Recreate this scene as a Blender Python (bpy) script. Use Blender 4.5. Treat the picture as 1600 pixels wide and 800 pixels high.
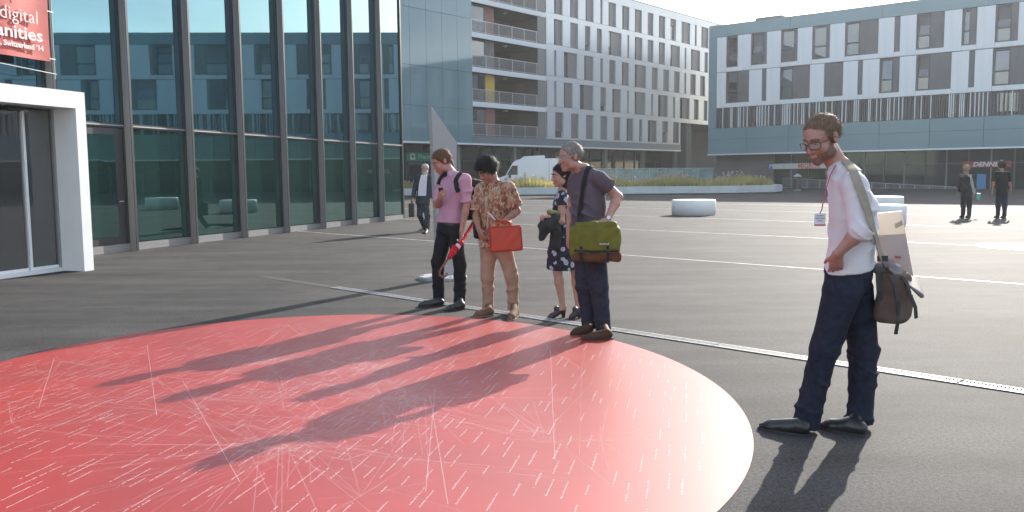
import bpy, bmesh, math, random
import numpy as np
from mathutils import Vector, Matrix
from mathutils.bvhtree import BVHTree
for o in list(bpy.data.objects): bpy.data.objects.remove(o)
SC = bpy.context.scene
COL = SC.collection
rnd = random.Random(7)
# ------------------------------------------------------------------ camera
F, EYE = 1340.0, 1.5                       # focal length in pixels of a 1600 wide frame, eye height
PITCH, ROLL = math.atan(125/F), math.radians(.55)
fwd = np.array([0, math.cos(PITCH), -math.sin(PITCH)])
_dn = np.array([0, -math.sin(PITCH), -math.cos(PITCH)]); _rt = np.array([1., 0, 0])
c_, s_ = math.cos(ROLL), math.sin(ROLL)
right = c_*_rt + s_*_dn
down = -s_*_rt + c_*_dn
CAM = np.array([0, 0, EYE])
cd = bpy.data.cameras.new('camera'); cam = bpy.data.objects.new('camera', cd); COL.objects.link(cam)
cd.lens = 36*F/1600; cd.sensor_width = 36; cd.clip_start = .05; cd.clip_end = 3000
M4 = Matrix.Identity(4)
for i in range(3):
    M4[i][0] = right[i]; M4[i][1] = -down[i]; M4[i][2] = -fwd[i]; M4[i][3] = CAM[i]
cam.matrix_world = M4
SC.camera = cam
# ------------------------------------------------------------------ sky, sun, exposure
SUN_AZ, SUN_EL = math.radians(30.5), math.radians(22.6)     # azimuth clockwise from +Y
W = bpy.data.worlds.new('World'); SC.world = W; W.use_nodes = True
nt = W.node_tree; nt.nodes.clear()
sky = nt.nodes.new('ShaderNodeTexSky'); sky.sky_type = 'NISHITA'; sky.sun_disc = False
sky.sun_elevation = SUN_EL; sky.sun_rotation = SUN_AZ; sky.air_density = 1.0; sky.dust_density = 1.6; sky.ozone_density = 1.5
tc = nt.nodes.new('ShaderNodeTexCoord'); mp = nt.nodes.new('ShaderNodeMapping'); mp.inputs['Scale'].default_value = (1, 1, 3.2)
nz = nt.nodes.new('ShaderNodeTexNoise'); nz.inputs['Scale'].default_value = 2.3; nz.inputs['Detail'].default_value = 7; nz.inputs['Roughness'].default_value = .55
rp = nt.nodes.new('ShaderNodeValToRGB'); rp.color_ramp.elements[0].position = .42; rp.color_ramp.elements[1].position = .62
mx = nt.nodes.new('ShaderNodeMix'); mx.data_type = 'RGBA'
cl = nt.nodes.new('ShaderNodeMix'); cl.data_type = 'RGBA'; cl.blend_type = 'ADD'; cl.inputs[0].default_value = 1
cl.inputs[7].default_value = (3.4, 3.25, 3.1, 1)
bg = nt.nodes.new('ShaderNodeBackground'); bg.inputs['Strength'].default_value = .115
wo = nt.nodes.new('ShaderNodeOutputWorld')
L = nt.links.new
L(tc.outputs['Generated'], mp.inputs['Vector']); L(mp.outputs[0], nz.inputs['Vector']); L(nz.outputs['Fac'], rp.inputs[0])
L(sky.outputs[0], cl.inputs[6]); L(rp.outputs[0], mx.inputs[0]); L(sky.outputs[0], mx.inputs[6]); L(cl.outputs[2], mx.inputs[7])
L(mx.outputs[2], bg.inputs['Color']); L(bg.outputs[0], wo.inputs[0])
sl = bpy.data.lights.new('sun', 'SUN'); sl.energy = 4.0; sl.angle = math.radians(.53); sl.color = (1, .94, .86)
sun = bpy.data.objects.new('sun', sl); COL.objects.link(sun)
sdir = Vector((math.sin(SUN_AZ)*math.cos(SUN_EL), math.cos(SUN_AZ)*math.cos(SUN_EL), math.sin(SUN_EL)))
sun.rotation_euler = sdir.to_track_quat('Z', 'Y').to_euler(); sun.location = sdir*60
SC.view_settings.view_transform = 'Standard'; SC.view_settings.look = 'None'
SC.view_settings.exposure = 1.28; SC.view_settings.gamma = 1.0; SC.view_settings.use_curve_mapping = False
SC.render.engine = 'CYCLES'
# ------------------------------------------------------------------ helpers
def ray(x, y): return fwd + right*(x-800)/F + down*(y-400)/F
def at(x, y, Y):
    d = ray(x, y); return CAM + d*(Y/d[1])
def ground(x, y, z=0.0):
    d = ray(x, y); return CAM + d*((z-EYE)/d[2])
V = lambda *a: np.array(a, float)
def unit(v):
    v = np.array(v, float); return v/np.linalg.norm(v)

MATS = {}
def mat(name, c, rough=.6, var=.08, scale=6, bump=0, bscale=60, spec=.5, metal=0, ior=None, sss=0, stretch=None, bdist=.004, alpha=1, coat=0, detail=4):
    if name in MATS: return MATS[name]
    m = bpy.data.materials.new(name); m.use_nodes = True; n = m.node_tree.nodes; l = m.node_tree.links.new
    p = n['Principled BSDF']; MATS[name] = m
    p.inputs['Roughness'].default_value = rough; p.inputs['Specular IOR Level'].default_value = spec
    p.inputs['Metallic'].default_value = metal; p.inputs['Alpha'].default_value = alpha
    if ior: p.inputs['IOR'].default_value = ior
    if coat: p.inputs['Coat Weight'].default_value = coat
    if sss: p.inputs['Subsurface Weight'].default_value = sss; p.inputs['Subsurface Radius'].default_value = (.012, .005, .003)
    t = n.new('ShaderNodeTexCoord'); src = t.outputs['Object']
    if stretch:
        mpn = n.new('ShaderNodeMapping'); mpn.inputs['Scale'].default_value = stretch; l(src, mpn.inputs[0]); src = mpn.outputs[0]
    z = n.new('ShaderNodeTexNoise'); z.inputs['Scale'].default_value = scale; z.inputs['Detail'].default_value = detail; l(src, z.inputs['Vector'])
    r = n.new('ShaderNodeValToRGB'); e = r.color_ramp.elements
    e[0].position = .3; e[1].position = .7
    e[0].color = (*[max(0, q*(1-var)) for q in c], 1); e[1].color = (*[min(1, q*(1+var)) for q in c], 1)
    l(z.outputs['Fac'], r.inputs[0]); l(r.outputs[0], p.inputs['Base Color'])
    if bump:
        b = n.new('ShaderNodeTexNoise'); b.inputs['Scale'].default_value = bscale; b.inputs['Detail'].default_value = 5; l(src, b.inputs['Vector'])
        bn = n.new('ShaderNodeBump'); bn.inputs['Strength'].default_value = bump; bn.inputs['Distance'].default_value = bdist
        l(b.outputs['Fac'], bn.inputs['Height']); l(bn.outputs[0], p.inputs['Normal'])
    return m

def tag(o, label=None, cat=None, group=None, kind=None):
    if label: o['label'] = label
    if cat: o['category'] = cat
    if group: o['group'] = group
    if kind: o['kind'] = kind
    return o
def empty(name, loc=(0, 0, 0), rz=0, label=None, cat=None, group=None, kind=None):
    o = bpy.data.objects.new(name, None); COL.objects.link(o); o.empty_display_size = .1
    o.location = loc; o.rotation_euler[2] = rz
    return tag(o, label, cat, group, kind)
def link(name, me, m=None, parent=None):
    if m is not None and not me.materials: me.materials.append(m)
    o = bpy.data.objects.new(name, me); COL.objects.link(o)
    if parent is not None: o.parent = parent
    return o
class MB:
    def __init__(s, off=(0, 0, 0)): s.v = []; s.f = []; s.off = np.array(off, float)
    def add(s, vs, fs):
        b = len(s.v); s.v += [tuple(np.array(q, float)-s.off) for q in vs]; s.f += [tuple(b+i for i in q) for q in fs]; return s
    def box(s, lo, hi):
        x0, y0, z0 = lo; x1, y1, z1 = hi
        return s.add([(x0,y0,z0),(x1,y0,z0),(x1,y1,z0),(x0,y1,z0),(x0,y0,z1),(x1,y0,z1),(x1,y1,z1),(x0,y1,z1)],
                     [(3,2,1,0),(4,5,6,7),(0,1,5,4),(1,2,6,5),(2,3,7,6),(3,0,4,7)])
    def prism(s, poly, ex):                       # planar polygon extruded along the vector ex
        n = len(poly); a = [np.array(q, float) for q in poly]; b = [q+np.array(ex, float) for q in a]
        return s.add(a+b, [tuple(range(n-1, -1, -1)), tuple(range(n, 2*n))]+[(i, (i+1) % n, n+(i+1) % n, n+i) for i in range(n)])
    def tube(s, pts, r, seg=8):
        pts = [np.array(q, float) for q in pts]; rs = r if hasattr(r, '__len__') else [r]*len(pts); rings = []
        ref = V(0, 0, 1)
        for i, q in enumerate(pts):
            t = unit(pts[min(i+1, len(pts)-1)]-pts[max(i-1, 0)])
            if abs(t@ref) > .95: ref = V(1, 0, 0)
            u = unit(np.cross(ref, t)); w = np.cross(t, u); ref = w if abs(t@w) < .9 else ref
            rings.append([q+rs[i]*(math.cos(a)*u+math.sin(a)*w) for a in [2*math.pi*k/seg for k in range(seg)]])
        vs = [p for r_ in rings for p in r_]; n = len(pts)
        fs = [(i*seg+k, i*seg+(k+1) % seg, (i+1)*seg+(k+1) % seg, (i+1)*seg+k) for i in range(n-1) for k in range(seg)]
        fs += [tuple(range(seg-1, -1, -1)), tuple((n-1)*seg+k for k in range(seg))]
        return s.add(vs, fs)
    def ribbon(s, pts, nrm, w, t):                # flat strap: width w across, thickness t along nrm
        pts = [np.array(q, float) for q in pts]; n = len(pts); vs = []
        for i, q in enumerate(pts):
            tg = unit(pts[min(i+1, n-1)]-pts[max(i-1, 0)]); nn = np.array(nrm[i] if hasattr(nrm[0], '__len__') else nrm, float)
            sd = unit(np.cross(tg, nn)); nn = np.cross(sd, tg)
            vs += [q-sd*w/2, q+sd*w/2, q+sd*w/2+nn*t, q-sd*w/2+nn*t]
        fs = [(i*4+k, i*4+(k+1) % 4, i*4+4+(k+1) % 4, i*4+4+k) for i in range(n-1) for k in range(4)]+[(3, 2, 1, 0), tuple(4*(n-1)+k for k in range(4))]
        return s.add(vs, fs)
    def lathe(s, prof, c, seg=32):
        c = np.array(c, float); n = len(prof)
        vs = [c+V(r*math.cos(2*math.pi*k/seg), r*math.sin(2*math.pi*k/seg), z) for r, z in prof for k in range(seg)]
        fs = [(i*seg+k, i*seg+(k+1) % seg, (i+1)*seg+(k+1) % seg, (i+1)*seg+k) for i in range(n-1) for k in range(seg)]
        fs += [tuple(range(seg-1, -1, -1)), tuple((n-1)*seg+k for k in range(seg))]
        return s.add(vs, fs)
    def mesh(s, name, smooth=False, bevel=0):
        me = bpy.data.meshes.new(name); me.from_pydata(s.v, [], s.f)
        bm = bmesh.new(); bm.from_mesh(me); bmesh.ops.recalc_face_normals(bm, faces=bm.faces)
        if bevel: bmesh.ops.bevel(bm, geom=bm.edges[:]+bm.verts[:], offset=bevel, segments=2, affect='EDGES', profile=.5)
        bm.to_mesh(me); bm.free()
        if smooth:
            for p in me.polygons: p.use_smooth = True
        return me
    def build(s, name, m, parent=None, smooth=False, bevel=0): return link(name, s.mesh(name, smooth, bevel), m, parent)
_cubes = {}
def brick(name, lo, hi, m, parent=None, bev=0):    # box sharing one unit-cube mesh per material
    key = m.name
    if key not in _cubes:
        me = MB().box((-.5,)*3, (.5,)*3).mesh('unit_'+key); me.materials.append(m); _cubes[key] = me
    o = bpy.data.objects.new(name, _cubes[key]); COL.objects.link(o); lo = np.array(lo, float); hi = np.array(hi, float)
    o.location = (lo+hi)/2; o.scale = hi-lo
    if parent is not None: o.parent = parent
    return o
def text_mesh(name, body, size, m, parent, loc, rot, bold=0, shear=0, align='LEFT', extrude=.004, xs=1):
    cu = bpy.data.curves.new(name, 'FONT'); cu.body = body; cu.size = size; cu.align_x = align; cu.shear = shear; cu.extrude = extrude; cu.offset = bold
    cu.resolution_u = 2
    o = bpy.data.objects.new(name, cu); COL.objects.link(o); bpy.context.view_layer.update()
    me = bpy.data.meshes.new_from_object(o.evaluated_get(bpy.context.evaluated_depsgraph_get())); bpy.data.objects.remove(o)
    q = link(name, me, None, parent); me.materials.clear(); me.materials.append(m)
    q.location = loc; q.rotation_euler = rot; q.scale = (xs, 1, 1); return q

def wl(o):                                        # world location of an unrotated thing or part
    q = V(0, 0, 0)
    while o is not None: q = q+np.array(o.location); o = o.parent
    return q
# ------------------------------------------------------------------ distance-field modelling (bodies, clothes, soft bags)
def frame(f, up=(0, 0, 1)):                       # columns: right hand side, forward, up
    y = unit(f); x = unit(np.cross(y, up)); z = np.cross(x, y); return np.c_[x, y, z]
_lat = np.random.RandomState(5).rand(32, 32, 32).astype(np.float32)
def vnoise(x, y, z):                              # smooth lattice noise in -1..1
    x, y, z = np.broadcast_arrays(x, y, z); out = 0
    xi, yi, zi = [np.floor(q).astype(np.int32) for q in (x, y, z)]; fx, fy, fz = x-xi, y-yi, z-zi
    fx, fy, fz = [q*q*(3-2*q) for q in (fx, fy, fz)]
    for i in (0, 1):
        for j in (0, 1):
            for k in (0, 1):
                w = (fx if i else 1-fx)*(fy if j else 1-fy)*(fz if k else 1-fz); out = out+w*_lat[(xi+i) & 31, (yi+j) & 31, (zi+k) & 31]
    return out*2-1
def creases(X, Y, Z, s, seed, dens):
    """cloth: sharp diagonal folds where a slow mask allows them, plus soft undulation; s runs along the limb"""
    n1 = vnoise(X*6+seed*3.1, Y*6, Z*5); n2 = vnoise(X*10+seed, Y*10+7, Z*9); n3 = vnoise(X*5+11, Y*5+seed*1.7, Z*6+3)
    a = np.abs(np.sin(s*dens*.5+2.6*n1+.9*n2+seed)); rid = (1-a)**2.2
    return rid*np.clip(n3*1.6+.55, 0, 1.2)*1.7-.35+.8*n1+.45*n2
class Field:
    def __init__(s, lo, hi, h):
        s.h = h; s.lo = np.array(lo, float)-4*h; n = np.ceil((np.array(hi, float)+4*h-s.lo)/h).astype(int)+1
        s.D = np.ones(n, np.float32); s.ax = [(s.lo[i]+h*np.arange(n[i])).astype(np.float32) for i in range(3)]
    def blk(s, lo, hi):
        i0 = np.maximum(0, np.floor((lo-s.lo)/s.h).astype(int)); i1 = np.minimum(s.D.shape, np.ceil((hi-s.lo)/s.h).astype(int)+1)
        if (i1 <= i0).any(): return None
        sl = tuple(slice(a, b) for a, b in zip(i0, i1))
        return sl, s.ax[0][sl[0]][:, None, None], s.ax[1][sl[1]][None, :, None], s.ax[2][sl[2]][None, None, :]
    def put(s, sl, d, k, op='u'):
        a = s.D[sl]
        if op == 'u':
            if k > 0:
                t = np.clip(.5+.5*(d-a)/k, 0, 1); s.D[sl] = d*(1-t)+a*t-k*t*(1-t)
            else: s.D[sl] = np.minimum(a, d)
        else:
            d = -d; k = max(k, 1e-5); t = np.clip(.5-.5*(d-a)/k, 0, 1); s.D[sl] = d*(1-t)+a*t+k*t*(1-t)
    def cone(s, a, b, ra, rb, k=.02, cap=False, cap0=False, fold=0, ff=70, seed=0, op='u'):
        a = np.array(a, float); b = np.array(b, float); R = max(ra, rb)+k+3*s.h+fold*1.5
        q = s.blk(np.minimum(a, b)-R, np.maximum(a, b)+R)
        if q is None: return s
        sl, X, Y, Z = q; ab = b-a; L2 = ab@ab+1e-9
        tt = ((X-a[0])*ab[0]+(Y-a[1])*ab[1]+(Z-a[2])*ab[2])/L2; t = np.clip(tt, 0, 1)
        d = np.sqrt((X-a[0]-ab[0]*t)**2+(Y-a[1]-ab[1]*t)**2+(Z-a[2]-ab[2]*t)**2)-(ra+(rb-ra)*t)
        if fold:
            d = d-fold*creases(X, Y, Z, tt*math.sqrt(L2), seed, ff)
        if cap: d = np.maximum(d, (tt-1)*math.sqrt(L2))
        if cap0: d = np.maximum(d, -tt*math.sqrt(L2))
        s.put(sl, d, k, op); return s
    def chain(s, pts, rs, k=.02, **kw):
        for i in range(len(pts)-1): s.cone(pts[i], pts[i+1], rs[i], rs[i+1], k, **kw)
        return s
    def ell(s, c, r, Rm=None, k=.02, op='u', cuts=(), off=0, noise=0, nf=90, seed=0, nstretch=(1, 1, 1)):
        c = np.array(c, float); r = np.array(r, float)+off; Rm = np.eye(3) if Rm is None else Rm; B = max(r)+k+3*s.h+noise
        q = s.blk(c-B, c+B)
        if q is None: return s
        sl, X, Y, Z = q; X = X-c[0]; Y = Y-c[1]; Z = Z-c[2]
        P = [Rm[0, i]*X+Rm[1, i]*Y+Rm[2, i]*Z for i in range(3)]
        k0 = np.sqrt(sum((p/a)**2 for p, a in zip(P, r))); k1 = np.sqrt(sum((p/(a*a))**2 for p, a in zip(P, r)))+1e-6
        d = k0*(k0-1)/k1
        if noise:
            d = d-noise*(vnoise(P[0]*nf+seed*5, P[1]*nf*.35, P[2]*nf*.5)+.7*vnoise(P[0]*nf*2.3+9, P[1]*nf*.6+seed, P[2]*nf)+.5*vnoise(P[0]*nf*.4, P[1]*nf*.4, P[2]*nf*.4+seed))
        for (pt, n) in cuts:                       # keep the side the local normal points away from
            pt = np.array(pt); n = unit(n); d = np.maximum(d, (P[0]-pt[0])*n[0]+(P[1]-pt[1])*n[1]+(P[2]-pt[2])*n[2])
        s.put(sl, d, k, op); return s
    def rbox(s, c, half, Rm=None, r=.02, k=.01, noise=0, nf=40, seed=0, taper=0, op='u'):
        c = np.array(c, float); half = np.array(half, float); Rm = np.eye(3) if Rm is None else Rm; B = np.linalg.norm(half)+k+3*s.h+noise
        q = s.blk(c-B, c+B)
        if q is None: return s
        sl, X, Y, Z = q; X = X-c[0]; Y = Y-c[1]; Z = Z-c[2]
        P = [Rm[0, i]*X+Rm[1, i]*Y+Rm[2, i]*Z for i in range(3)]
        tp = 1-taper*(P[2]/half[2])
        Q = [np.abs(P[0])/tp-half[0]+r, np.abs(P[1])/tp-half[1]+r, np.abs(P[2])-half[2]+r]
        d = np.sqrt(sum(np.maximum(w, 0)**2 for w in Q))+np.minimum(np.maximum(np.maximum(Q[0], Q[1]), Q[2]), 0)-r
        if noise: d = d-noise*(np.sin(P[0]*nf+2*np.sin(P[2]*nf*.6)+seed)*np.sin(P[2]*nf*.8+1.5*np.sin(P[0]*nf*.5))+.5*np.sin(P[0]*nf*1.9+P[2]*nf*1.5+seed))
        s.put(sl, d, k, op); return s
    def loft(s, secs, lat0, lat1, k=.03, cap=True, fold=0, seed=0, capr=.0):
        # secs: (centre, half width along lateral, half depth); cross sections run along the spine
        C = np.array([q[0] for q in secs], float); A = np.array([q[1] for q in secs]); Bb = np.array([q[2] for q in secs])
        axis = C[-1]-C[0]; Ln = np.linalg.norm(axis); ax = axis/Ln
        tk = (C-C[0])@ax/Ln
        u = np.linspace(0, 1, 60)
        def sm(vals):
            out = np.interp(u, tk, vals)
            for _ in range(3): out[1:-1] = .25*out[:-2]+.5*out[1:-1]+.25*out[2:]
            return out
        Cs = [sm(C[:, i]-(C[0, i]+axis[i]*tk)) for i in range(3)]; As = sm(A); Bs = sm(Bb)
        R = max(A.max(), Bb.max())+k+3*s.h+.05
        q = s.blk(C.min(0)-R, C.max(0)+R)
        if q is None: return s
        sl, X, Y, Z = q; t = ((X-C[0][0])*ax[0]+(Y-C[0][1])*ax[1]+(Z-C[0][2])*ax[2])/Ln; tc_ = np.clip(t, 0, 1)
        o = [np.interp(tc_, u, w) for w in Cs]; a = np.interp(tc_, u, As); b = np.interp(tc_, u, Bs)
        px, py, pz = X-C[0][0]-axis[0]*tc_-o[0], Y-C[0][1]-axis[1]*tc_-o[1], Z-C[0][2]-axis[2]*tc_-o[2]
        l0 = unit(np.array(lat0)-ax*(np.array(lat0)@ax)); l1 = unit(np.array(lat1)-ax*(np.array(lat1)@ax))
        lx = [l0[i]*(1-tc_)+l1[i]*tc_ for i in range(3)]
        f0, f1 = np.cross(ax, l0), np.cross(ax, l1); fx = [f0[i]*(1-tc_)+f1[i]*tc_ for i in range(3)]
        x = px*lx[0]+py*lx[1]+pz*lx[2]; y = px*fx[0]+py*fx[1]+pz*fx[2]
        k0 = (np.abs(x/a)**2.4+np.abs(y/b)**2.4)**(1/2.4)+1e-6; d = (k0-1)*np.minimum(a, b)
        if fold:
            zz = t*Ln
            d = d-fold*creases(X, Y, Z, zz+.5*x, seed, 56)
        if cap: d = np.maximum(d, np.maximum(-t*Ln, (t-1)*Ln))
        s.put(sl, d, k); return s
    def mesh(s, name, off=(0, 0, 0), relax=1):
        D = s.D; S = D < 0; n = D.shape
        cs = [(i, j, k) for i in (0, 1) for j in (0, 1) for k in (0, 1)]
        cnt = np.zeros([q-1 for q in n], np.uint8)
        for i, j, k in cs: cnt += S[i:n[0]-1+i, j:n[1]-1+j, k:n[2]-1+k]
        act = (cnt > 0) & (cnt < 8); ijk = np.argwhere(act); idx = np.full(act.shape, -1, np.int32); idx[act] = np.arange(len(ijk))
        val = {c: D[ijk[:, 0]+c[0], ijk[:, 1]+c[1], ijk[:, 2]+c[2]].astype(float) for c in cs}
        acc = np.zeros((len(ijk), 3)); num = np.zeros(len(ijk))
        for c in cs:
            for axi in range(3):
                if c[axi] == 0:
                    e = list(c); e[axi] = 1; e = tuple(e); a, b = val[c], val[e]; m = (a < 0) != (b < 0)
                    t = np.where(m, a/np.where(m, a-b, 1), 0); p = np.tile(np.array(c, float), (len(ijk), 1)); p[:, axi] = t
                    acc += p*m[:, None]; num += m
        co = s.lo+(ijk+acc/num[:, None])*s.h
        quads = []
        for axi in range(3):
            a = [slice(None)]*3; b = [slice(None)]*3; a[axi] = slice(0, n[axi]-1); b[axi] = slice(1, n[axi])
            df = S[tuple(a)] != S[tuple(b)]; e = np.argwhere(df); e = e[(e[:, (axi+1) % 3] > 0) & (e[:, (axi+2) % 3] > 0)]
            e = e[(e[:, (axi+1) % 3] < n[(axi+1) % 3]-1) & (e[:, (axi+2) % 3] < n[(axi+2) % 3]-1)]
            u1 = np.eye(3, dtype=int)[(axi+1) % 3]; u2 = np.eye(3, dtype=int)[(axi+2) % 3]
            g = lambda w: idx[w[:, 0], w[:, 1], w[:, 2]]
            qd = np.c_[g(e-u1-u2), g(e-u2), g(e), g(e-u1)]; ins = S[e[:, 0], e[:, 1], e[:, 2]]
            qd[~ins] = qd[~ins][:, ::-1]; quads.append(qd)
        Q = np.concatenate(quads)
        for _ in range(relax):                     # light smoothing
            sm = np.zeros_like(co); nn = np.zeros(len(co))
            for i in range(4):
                j = (i+1) % 4; np.add.at(sm, Q[:, i], co[Q[:, j]]); np.add.at(sm, Q[:, j], co[Q[:, i]]); np.add.at(nn, Q[:, i], 1); np.add.at(nn, Q[:, j], 1)
            co = .5*co+.5*sm/np.maximum(nn, 1)[:, None]
        co = co-np.array(off, float)
        me = bpy.data.meshes.new(name); me.vertices.add(len(co)); me.vertices.foreach_set('co', co.astype(np.float32).ravel())
        me.loops.add(Q.size); me.loops.foreach_set('vertex_index', Q.astype(np.int32).ravel())
        me.polygons.add(len(Q)); me.polygons.foreach_set('loop_start', np.arange(0, Q.size, 4, dtype=np.int32))
        me.polygons.foreach_set('use_smooth', np.ones(len(Q), bool)); me.update(calc_edges=True); me.validate()
        return me
    def build(s, name, m, parent, relax=1):
        return link(name, s.mesh(name, wl(parent), relax), m, parent)
# ================================================================== THE SETTING
# ------------------------------------------------------------------ plaza
def asphalt():
    m = bpy.data.materials.new('asphalt'); m.use_nodes = True; n = m.node_tree.nodes; l = m.node_tree.links.new; p = n['Principled BSDF']
    t = n.new('ShaderNodeTexCoord')
    def noise(sc, det, stretch=None, rot=0, ro=.5):
        v = t.outputs['Object']
        if stretch:
            q = n.new('ShaderNodeMapping'); q.inputs['Scale'].default_value = stretch; q.inputs['Rotation'].default_value = (0, 0, rot); l(v, q.inputs[0]); v = q.outputs[0]
        z = n.new('ShaderNodeTexNoise'); z.inputs['Scale'].default_value = sc; z.inputs['Detail'].default_value = det; z.inputs['Roughness'].default_value = ro; l(v, z.inputs['Vector']); return z.outputs['Fac']
    def ramp(src, p0, c0, p1, c1):
        r = n.new('ShaderNodeValToRGB'); e = r.color_ramp.elements; e[0].position = p0; e[1].position = p1
        e[0].color = (*c0, 1); e[1].color = (*c1, 1); l(src, r.inputs[0]); return r.outputs[0]
    def mul(a, b):
        q = n.new('ShaderNodeMix'); q.data_type = 'RGBA'; q.blend_type = 'MULTIPLY'; q.inputs[0].default_value = 1; l(a, q.inputs[6]); l(b, q.inputs[7]); return q.outputs[2]
    g = mul(ramp(noise(210, 3), .36, (.018, .018, .0182), .64, (.122, .1205, .118)), ramp(noise(46, 8, None, 0, .75), .38, (.55, .55, .55), .62, (1.42, 1.42, 1.42)))               # aggregate
    s1 = ramp(noise(.5, 5), .3, (.72, .72, .73), .7, (1.12, 1.1, 1.08))                    # broad patches
    s2 = ramp(noise(1.3, 6, (.22, 1.6, 1), math.radians(45)), .38, (.74, .73, .72), .62, (1.05, 1.05, 1.05))   # streaks along the paving lanes
    s3 = ramp(noise(2.6, 7, None, 0, .65), .33, (.8, .79, .77), .5, (1, 1, 1))            # stains
    vo = n.new('ShaderNodeTexVoronoi'); vo.inputs['Scale'].default_value = 1.7; l(t.outputs['Object'], vo.inputs['Vector'])
    s4 = ramp(vo.outputs['Distance'], .018, (1.9, 1.9, 1.85), .026, (1, 1, 1))                # trodden chewing gum and grit
    vo2 = n.new('ShaderNodeTexVoronoi'); vo2.inputs['Scale'].default_value = .45; l(t.outputs['Object'], vo2.inputs['Vector'])
    s5 = ramp(vo2.outputs['Distance'], .03, (.72, .71, .7), .12, (1, 1, 1))                  # old drips
    l(mul(mul(mul(mul(mul(g, s1), s2), s3), s4), s5), p.inputs['Base Color'])
    p.inputs['Roughness'].default_value = .82; p.inputs['Specular IOR Level'].default_value = .125
    b = n.new('ShaderNodeBump'); b.inputs['Strength'].default_value = .55; b.inputs['Distance'].default_value = .004; l(noise(230, 4), b.inputs['Height']); l(b.outputs[0], p.inputs['Normal'])
    return m
ASPH = asphalt()
pl = MB().add([(-400, -300, 0), (400, -300, 0), (400, 900, 0), (-400, 900, 0)], [(0, 1, 2, 3)]).build('plaza', ASPH)
tag(pl, 'grey asphalt plaza reaching from the camera to the buildings', 'plaza', kind='structure')

GALV = mat('galvanised', (.33, .33, .33), .58, .3, 30, metal=.3)
SLOT = mat('slot_dark', (.03, .03, .03), .9, .1)
SEAM = mat('pale_seam', (.40, .395, .38), .6, .35, 5, detail=8)
LDIR = unit((1, -1.005, 0)); LNRM = V(-LDIR[1], LDIR[0], 0)
def lane_pt(off, s): return LNRM*off+LDIR*s
# the near drain: every metre a perforated grate in a dark channel
dr = empty('drainage_channel', (0, 0, 0), 0, 'perforated steel drain grate strip running behind the red floor print', 'drain', kind='structure')
D0 = ground(700, 477)@LNRM*.5+ground(1400, 581)@LNRM*.5
a_, b_ = lane_pt(D0-.075, -12)+V(0, 0, .003), lane_pt(D0-.075, 9)+V(0, 0, .003)
w_ = LNRM*.15
MB().add([a_, b_, b_+w_, a_+w_], [(0, 1, 2, 3)]).build('channel', SLOT, dr)
gm = MB()
for k in range(2): gm.box((0, -.07+.125*k, 0), (.985, -.055+.125*k, .006))
for k in range(40):
    x = .004+k*.0246
    gm.prism([(x, -.057, .0005), (x+.0085, -.057, .0005), (x+.0185, .0, .0005), (x+.01, 0, .0005)], (0, 0, .0045))
    gm.prism([(x+.01, 0, .0005), (x+.0185, 0, .0005), (x+.0085, .057, .0005), (x, .057, .0005)], (0, 0, .0045))
gme = gm.mesh('grate'); gme.materials.append(GALV)
ang = math.atan2(LDIR[1], LDIR[0])
for k in range(-10, 8):
    o = link('grate', gme, None, dr); o.location = lane_pt(D0, k)+V(0, 0, .0035); o.rotation_euler[2] = ang
names = ['nearest thin pale seam line crossing the plaza behind the people', 'second thin pale seam line crossing the plaza, in front of the white seats',
         'third thin pale seam line, running past the lone round white seat', 'fourth thin pale seam line far back on the plaza', 'farthest thin pale seam line near the planter']
for i, d in enumerate((6.3, 12.45, 18.7, 25, 31.3)):
    a_, b_ = lane_pt(D0+d-.03, -45), lane_pt(D0+d-.03, 40); w_ = LNRM*(.055+.012*i)
    sm_ = MB().prism([a_, b_, b_+w_, a_+w_], (0, 0, .004)).build('seam_line', SEAM)
    tag(sm_, names[i], 'seam', kind='structure')

# ------------------------------------------------------------------ the glazed building on the left
GDIR = unit((.328, 1, 0)); GANG = math.atan2(GDIR[1], GDIR[0]); G0 = V(-6.47, 23.1, 0)
FIN = mat('fin_metal', (.07, .072, .078), .38, .12, 4, metal=.5)
FINED = mat('fin_grey', (.25, .245, .245), .45, .1, 5, metal=.2)
def pane_mat(name, c, ior, tint, wav):
    m = mat(name, c, .015, .15, .7, bump=wav, bscale=.55, ior=ior, bdist=.05)
    p = m.node_tree.nodes['Principled BSDF']; p.inputs['Specular Tint'].default_value = (*tint, 1); return m
PANE = pane_mat('tinted_glass', (.012, .03, .036), 3.0, (.46, .84, 1.0), .045)
PANELOW = pane_mat('tinted_glass_low', (.012, .032, .03), 2.3, (.58, 1.0, .93), .04)
DARK = mat('interior_dark', (.012, .014, .015), .8, .1)
gb = empty('glass_building', G0, GANG, 'tall building with dark tinted glass bays between steel fins, at the left', 'building')
GH, USTART, UEND, SP = 9.2, -18.7, 8.25, 1.93
brick('core', (USTART, .12, .12), (UEND-.05, 14, GH), DARK, gb)
brick('roof_edge', (USTART-.05, -.1, GH), (UEND+.05, 14.05, GH+.35), FIN, gb)
us = [-5.2+SP*k for k in range(-7, 7)]
TZ = 2.62
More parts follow.
